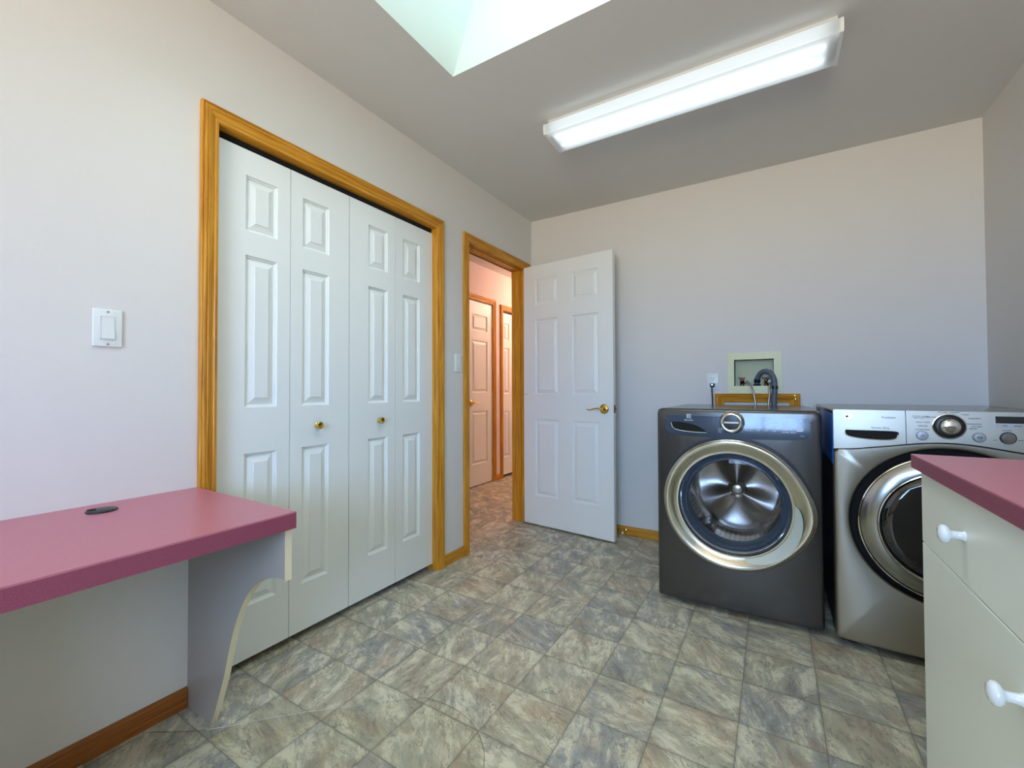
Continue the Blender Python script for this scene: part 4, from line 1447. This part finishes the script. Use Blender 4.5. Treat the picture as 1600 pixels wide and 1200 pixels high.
# drum
DR, DYB = .236, .36
bm = B()
rib = lambda t: 1 - .035 * max(0, math.cos(3 * (t - PI / 2))) ** 14
lathe(bm, [(.045, .198), (.050, .21), (.075, .236), (.10, .240), (.13, .236), (.20, .238), (.30, .236), (.34, .225), (.355, .205)], (WCX, WY, WCZ), (0, 1, 0), 120)
obj('drum', bm, 'drumwall', wm, smooth=True, auto=60)
for k in range(3):
    bm = B(); t0 = PI / 2 + k * 2 * PI / 3 + .45
    a0 = Vector((math.cos(t0), 0, math.sin(t0))); tt = Vector((-math.sin(t0), 0, math.cos(t0)))
    ctr = Vector((WCX, 0, WCZ))
    lo_ = []
    for (yy_, s) in ((.10, .2), (.14, 1), (.30, 1), (.335, .2)):
        row = []
        for i in range(9):
            u = -1 + 2 * i / 8
            h_ = .046 * s * (1 - u * u) ** 1.2
            q_ = ctr + a0 * (.2365 - h_) + tt * (u * .040) + Vector((0, WY + yy_, 0))
            row.append(q_)
        lo_.append(row)
    rs = [[bm.verts.new(p) for p in r] for r in lo_]
    for r0, r1 in zip(rs, rs[1:]):
        for i in range(8): bm.faces.new((r0[i], r0[i + 1], r1[i + 1], r1[i]))
    obj('drum_paddle', bm, 'drum', wm, smooth=True, auto=80)
# back plate with three-armed spider
bm = B()
nr, na = 26, 132
rows = []
for i in range(nr + 1):
    r = .212 * i / nr
    row = []
    for j in range(na):
        t = 2 * PI * j / na
        arm = max(0, math.cos(1.5 * (t + PI / 2 - PI) + 0)) if False else (0.5 + 0.5 * math.cos(3 * (t - PI / 2)))
        w_ = arm ** (1.5 + 5 * (1 - r / .212))
        hgt = -.030 * (arm ** 2.2) * min(1, (r + .02) / .05) * (1 if r < .19 else max(0, 1 - (r - .19) / .02))
        hgt += .014 * (1 - arm) * math.sin(min(1, r / .19) * PI)
        row.append((WCX + math.cos(t) * r, WY + .350 + hgt, WCZ + math.sin(t) * r))
    rows.append(row)
c0 = bm.verts.new((WCX, WY + .340, WCZ))
rv = [[bm.verts.new(p) for p in r] for r in rows[1:]]
for j in range(na): bm.faces.new((c0, rv[0][j], rv[0][(j + 1) % na]))
for a, b in zip(rv, rv[1:]):
    for j in range(na):
        k = (j + 1) % na
        bm.faces.new((a[j], b[j], b[k], a[k]))
sp_ = obj('drum_back', bm, 'drumd', wm, smooth=True, auto=80, label='drum back with three pressed arms')
bm = B(); lathe(bm, [(0, .048), (-.010, .046), (-.020, .036), (-.026, .022), (-.028, 0)], (WCX, WY + .345, WCZ), (0, 1, 0), 40)
obj('drum_hub', bm, 'drum', wm, smooth=True, auto=80)
for (fx, fy) in ((WX0 + .06, WY + .09), (WX1 - .06, WY + .09), (WX0 + .06, -.16), (WX1 - .06, -.16)):
    bm = B(); cyl(bm, (fx, fy, 0), (fx, fy, .023), .022, 18)
    obj('foot', bm, 'black', wm)

# ================================================================== DRYER
GX0, GX1, GY, GZ0, GZ1 = 1.912, 2.598, -.909, .034, .976
dry = thing('clothes_dryer', ((GX0 + GX1) / 2, -.48, 0), 'brushed silver front-loading dryer partly hidden by the mauve counter', 'clothes dryer')
bm = B(); box(bm, GX0 + .001, GX1 - .001, GY + .045, -.060, GZ0 + .004, GZ1 - .018, .004, 2)
obj('cabinet', bm, 'steelside', dry)
bm = B(); box(bm, GX0, GX1, GY + .030, -.058, GZ1 - .022, GZ1 - .004, .005, 3)
obj('top_panel', bm, 'dsilver', dry, smooth=True)
GCX, GCZ = 2.255, .535


def gbow(x, z):
    u = (x - GCX) / .343
    return .012 * u ** 4


def zline(x):
    """lower edge of the fascia: dips at both ends, arches over the door"""
    d_ = abs(x - GCX)
    return .822 + .034 * max(0, math.cos(min(d_ / .30, 1) * PI) * .5 + .5) - .010 * max(0, (d_ - .22) / .12)


ang_ = angles(GX0, GX1, GZ0, GZ1, GCX, GCZ, 144)
# lower front panel: door opening in the middle, upper edge below the fascia
def low_loop(ins, y):
    out = []
    for th in ang_:
        r = rr_ray(GX0 + ins, GX1 - ins, GZ0 + ins, 1.2, .012 if ins < .01 else .008, GCX, GCZ, th)
        # clip against fascia line
        lo, hi = 0, r
        x, z = GCX + math.cos(th) * r, GCZ + math.sin(th) * r
        if z > zline(x) - .002 - ins * .3:
            for _ in range(30):
                mid = (lo + hi) / 2
                x, z = GCX + math.cos(th) * mid, GCZ + math.sin(th) * mid
                if z > zline(x) - .002 - ins * .3: hi = mid
                else: lo = mid
            r = lo
        x, z = GCX + math.cos(th) * r, GCZ + math.sin(th) * r
        out.append((x, GY + y + gbow(x, z), z))
    return out


lp = [low_loop(0, .050), low_loop(0, .014), low_loop(.002, .006), low_loop(.006, .002), low_loop(.012, 0)]
lp.append(circ(GCX, GCZ, .306, GY, ang_, yf=gbow))
lp.append(circ(GCX, GCZ, .300, GY + .003, ang_, yf=gbow))
lp.append(circ(GCX, GCZ, .296, GY + .012, ang_))
bm = B(); loft(bm, lp)
obj('front_panel', bm, 'steel', dry, smooth=True, auto=45)
bm = B(); loft(bm, [circ(GCX, GCZ, r, GY + dy, al) for r, dy in ((.297, .010), (.290, .030), (.262, .030), (.262, .0))])
obj('door_recess', bm, 'deep', dry, smooth=True)
# fascia
bowg = lambda x, z: gbow(x, z)


def ftilt(x, z): return lean(z, .80, .976, 0, 5) * .9


bm = B(); plate_grid(bm, GX0, 2.1355, zline, lambda x: GZ1 - .003, .006, (0, 0, 0, 1), GY + .030, .031, lambda x, z: bowg(x, z) + ftilt(x, z))
dd = obj('vent_drawer', bm, 'steel', dry, smooth=True, auto=30, label='silver drawer front with dark handle recess')
bm = B(); plate_grid(bm, 2.1375, GX1, zline, lambda x: GZ1 - .003, .006, (0, 0, 1, 0), GY + .030, .031, lambda x, z: bowg(x, z) + ftilt(x, z))
fa = obj('control_panel', bm, 'steel', dry, smooth=True, auto=30)
FYY = lambda x, z: GY - .001 + gbow(x, z) + ftilt(x, z)


def onf(x, z, d_=0): return (x, FYY(x, z) - d_, z)


hs = spline([(1.950, 0, .890), (1.990, 0, .8915), (2.060, 0, .8920), (2.111, 0, .8900), (2.112, 0, .874), (2.104, 0, .864), (2.080, 0, .8585), (2.040, 0, .858), (1.990, 0, .862), (1.960, 0, .869), (1.951, 0, .880), (1.950, 0, .890)], 4)
bm = B(); cz_ = .876
for i in range(len(hs) - 1):          # fan of thin quads so the plate follows the curved fascia
    a_, b_ = hs[i], hs[i + 1]
    quad(bm, [onf(a_.x, a_.z, .0016), onf(b_.x, b_.z, .0016), onf(b_.x, cz_, .0016), onf(a_.x, cz_, .0016)] if abs(a_.x - b_.x) > 1e-5 else [onf(a_.x, a_.z, .0016), onf(b_.x, b_.z, .0016), onf(b_.x - .0002, cz_, .0016), onf(a_.x, cz_, .0016)])
    quad(bm, [onf(a_.x, a_.z, .0016), onf(b_.x, b_.z, .0016), onf(b_.x, b_.z, -.001), onf(a_.x, a_.z, -.001)])
bmesh.ops.remove_doubles(bm, verts=bm.verts, dist=1e-5)
obj('handle_recess', bm, 'deep', dd)
bm = B(); tube(bm, [Vector(onf(v.x, v.z, .0015)) for v in spline([(2.113, 0, .880), (2.105, 0, .8625), (2.080, 0, .8568), (2.040, 0, .8562), (1.990, 0, .8602), (1.958, 0, .8675), (1.949, 0, .882)], 5)], .0018, 8)
obj('handle_lip', bm, 'chrome', dd, smooth=True)
bm = B(); box(bm, 1.951, 2.112, FYY(2, .892) - .003, FYY(2, .892), .8905, .8925)
obj('handle_top_lip', bm, 'chrome', dd)


def dtext(items, mat, parent, al='CENTER', dz=0.0):
    for s_, sz, x, z in items:
        bm = text_bm(s_, sz, lambda a, b, c, x=x, z=z: (x + a, FYY(x + a, z + b) - .0003 - dz - c, z + b), al, .0001, .0004)
        obj('printed_text', bm, mat, parent, recalc=False)


# LG badge
bm = B(); extrude_poly(bm, [onf(v.x, v.z, .0002) for v in spline([(1.951, 0, .945), (1.953, 0, .9395), (1.962, 0, .937), (1.972, 0, .9395), (1.975, 0, .945), (1.972, 0, .9505), (1.962, 0, .953), (1.953, 0, .9505), (1.951, 0, .945)], 3)[:-1]], (0, -1, 0), .0009)
obj('badge_plate', bm, 'btn', dd)
bm = B(); lathe(bm, [(0, 0), (0, .0052), (.0012, .0050), (.0014, 0)], onf(1.957, .945, .0009), (0, -1, 0), 24)
obj('badge_disc', bm, 'print_d', dd)
dtext([('LG', .0090, 1.968, .945)], 'print_d', dd, dz=.0011)
dtext([('TrueSteam', .0100, 2.086, .945)], 'print_d', dd)
dtext([('Sensor Dry', .0120, 2.060, .903)], 'print_d', dd)
bm = B(); box(bm, 1.952, 2.112, FYY(2, .897) - .0006, FYY(2, .897), .8985, .8990)
obj('thin_line', bm, 'print_d', dd)
# main dial
bm = B(); lathe(bm, [(0, .048), (.002, .048), (.003, .046), (.003, .044)], onf(2.257, .917, 0), (0, -1, 0), 48)
obj('dial_scale_ring', bm, 'chrome', fa, smooth=True)
bm = B(); lathe(bm, [(0, .044), (.006, .043), (.010, .040), (.010, .030), (.006, .029)], onf(2.257, .917, 0), (0, -1, 0), 48)
kb = obj('dial', bm, 'black', fa, smooth=True, auto=60)
bm = B(); lathe(bm, [(.004, .031), (.018, .029), (.026, .026), (.0285, .020), (.030, .010), (.0305, 0)], onf(2.257, .917, 0), (0, -1, 0), 48)
obj('dial_cap', bm, 'chrome', kb, smooth=True, auto=60)
lab = [('COTTON / NORMAL', .0055, 2.180, .952), ('HEAVY DUTY', .0055, 2.176, .946), ('DELICATES', .0055, 2.208, .949), ('MIX LOAD   SPEED DRY', .0055, 2.258, .9685), ('TOWELS', .0055, 2.300, .961),
       ('BULKY / LARGE', .0055, 2.186, .930), ('PERM PRESS', .0055, 2.185, .916), ('ANTI BACTERIAL', .0055, 2.184, .902),
       ('STEAM FRESH', .0055, 2.325, .948), ('REDUCE STATIC', .0055, 2.323, .928), ('EASY IRON', .0055, 2.330, .919), ('TIME DRY', .0055, 2.320, .911)]
dtext(lab, 'print_d', fa)
for (bx_, bz, s_) in ((2.182, .879, 'power'), (2.335, .880, 'start')):
    bm = B(); lathe(bm, [(0, .0165), (.002, .0165), (.002, .0150), (.0045, .0140), (.0052, .0), ], onf(bx_, bz), (0, -1, 0), 32)
    bo = obj(s_ + '_button', bm, 'btn', fa, smooth=True, auto=50)
    bm = B(); lathe(bm, [(0, .0168), (.0015, .0178), (.0015, .0165)], onf(bx_, bz), (0, -1, 0), 32)
    obj('button_ring', bm, 'print_d', bo)
    bm = B()
    if s_ == 'power':
        lathe(bm, [(0, .0035), (.0004, .0035), (.0004, .0046), (0, .0046)], onf(bx_, bz, .0052), (0, -1, 0), 20)
        box(bm, bx_ - .0005, bx_ + .0005, FYY(bx_, bz) - .0058, FYY(bx_, bz) - .005, bz, bz + .006)
    else:
        extrude_poly(bm, [onf(bx_ - .005, bz - .0035, .005), onf(bx_ - .005, bz + .0035, .005), onf(bx_, bz, .005)], (0, -1, 0), .0006)
        for q_ in (.002, .0045): box(bm, bx_ + q_, bx_ + q_ + .0014, FYY(bx_, bz) - .0058, FYY(bx_, bz) - .005, bz - .0035, bz + .0035)
    obj('symbol', bm, 'print_d', bo)
bm = B(); extrude_poly(bm, [onf(2.378, .9335, .0002), onf(2.378, .9580, .0002), onf(2.530, .9580, .0002), onf(2.530, .9335, .0002)], (0, -1, 0), .0012)
obj('display', bm, 'lcd', fa)
bm = B(); extrude_poly(bm, [onf(2.378, .9180, .0002), onf(2.378, .9325, .0002), onf(2.530, .9325, .0002), onf(2.530, .9180, .0002)], (0, -1, 0), .0009)
obj('key_strip', bm, 'btn', fa)
dtext([('STEAM', .0055, 2.398, .925), ('OPTION', .0055, 2.433, .925), ('TIME', .0055, 2.47, .925)], 'print_d', fa)
bm = B(); lathe(bm, [(0, .0215), (.002, .0215), (.003, .0190)], onf(2.407, .8815), (0, -1, 0), 32)
obj('button_ring', bm, 'black', fa, smooth=True)
bm = B(); lathe(bm, [(0, .0185), (.004, .0175), (.0048, 0)], onf(2.407, .8815), (0, -1, 0), 32)
bo = obj('selector_button', bm, 'dsilver', fa, smooth=True, auto=50)
dtext([('DRY LEVEL', .0050, 2.405, .908), ('LESS', .0045, 2.375, .873), ('MORE', .0045, 2.438, .875), ('TEMP', .005, 2.455, .884)], 'print_d', fa)
# round door
ring = [circ(GCX, GCZ, r, GY + dy, al) for r, dy in ((.266, .010), (.270, -.004), (.2685, -.010), (.264, -.014), (.240, -.022), (.216, -.029), (.210, -.029), (.207, -.024), (.206, -.004))]
bm = B(); loft(bm, ring)
gd = obj('door_ring', bm, 'dsilver', dry, smooth=True, auto=70, label='wide silver door ring')
bm = B(); loft(bm, [circ(GCX, GCZ, r, GY + dy, al) for r, dy in ((.2695, -.006), (.2725, -.009), (.2715, -.015), (.2675, -.0165))])
obj('ring_rim', bm, 'chrome', gd, smooth=True)
bm = B(); loft(bm, [circ(GCX, GCZ, r, GY + dy, al) for r, dy in ((.2125, -.0285), (.2090, -.0315), (.2050, -.0265))])
obj('inner_rim', bm, 'chrome', gd, smooth=True)
bm = B(); lathe(bm, [(.000, .207), (-.008, .200), (-.014, .17), (-.020, .10), (-.022, 0)], (GCX, GY - .014, GCZ), (0, 1, 0), 72)
obj('door_glass', bm, 'dglass', gd, smooth=True, auto=90)
bm = B(); box(bm, GX0 - .0012, GX0, -.872, -.330, .745, .953)  # thin bright blue patch laid on the upper left side
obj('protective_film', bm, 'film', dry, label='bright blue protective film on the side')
bm = B(); box(bm, GX0 + .02, GX1 - .02, GY + .06, -.10, .012, .040)
obj('base', bm, 'deep', dry)
for (fx, fy) in ((GX0 + .06, GY + .10), (GX1 - .06, GY + .10), (GX0 + .06, -.13), (GX1 - .06, -.13)):
    bm = B(); cyl(bm, (fx, fy, 0), (fx, fy, .020), .022, 18)
    obj('foot', bm, 'black', dry)

for o in bpy.data.objects:
    for k in ('_o', '_p'):
        if k in o: del o[k]
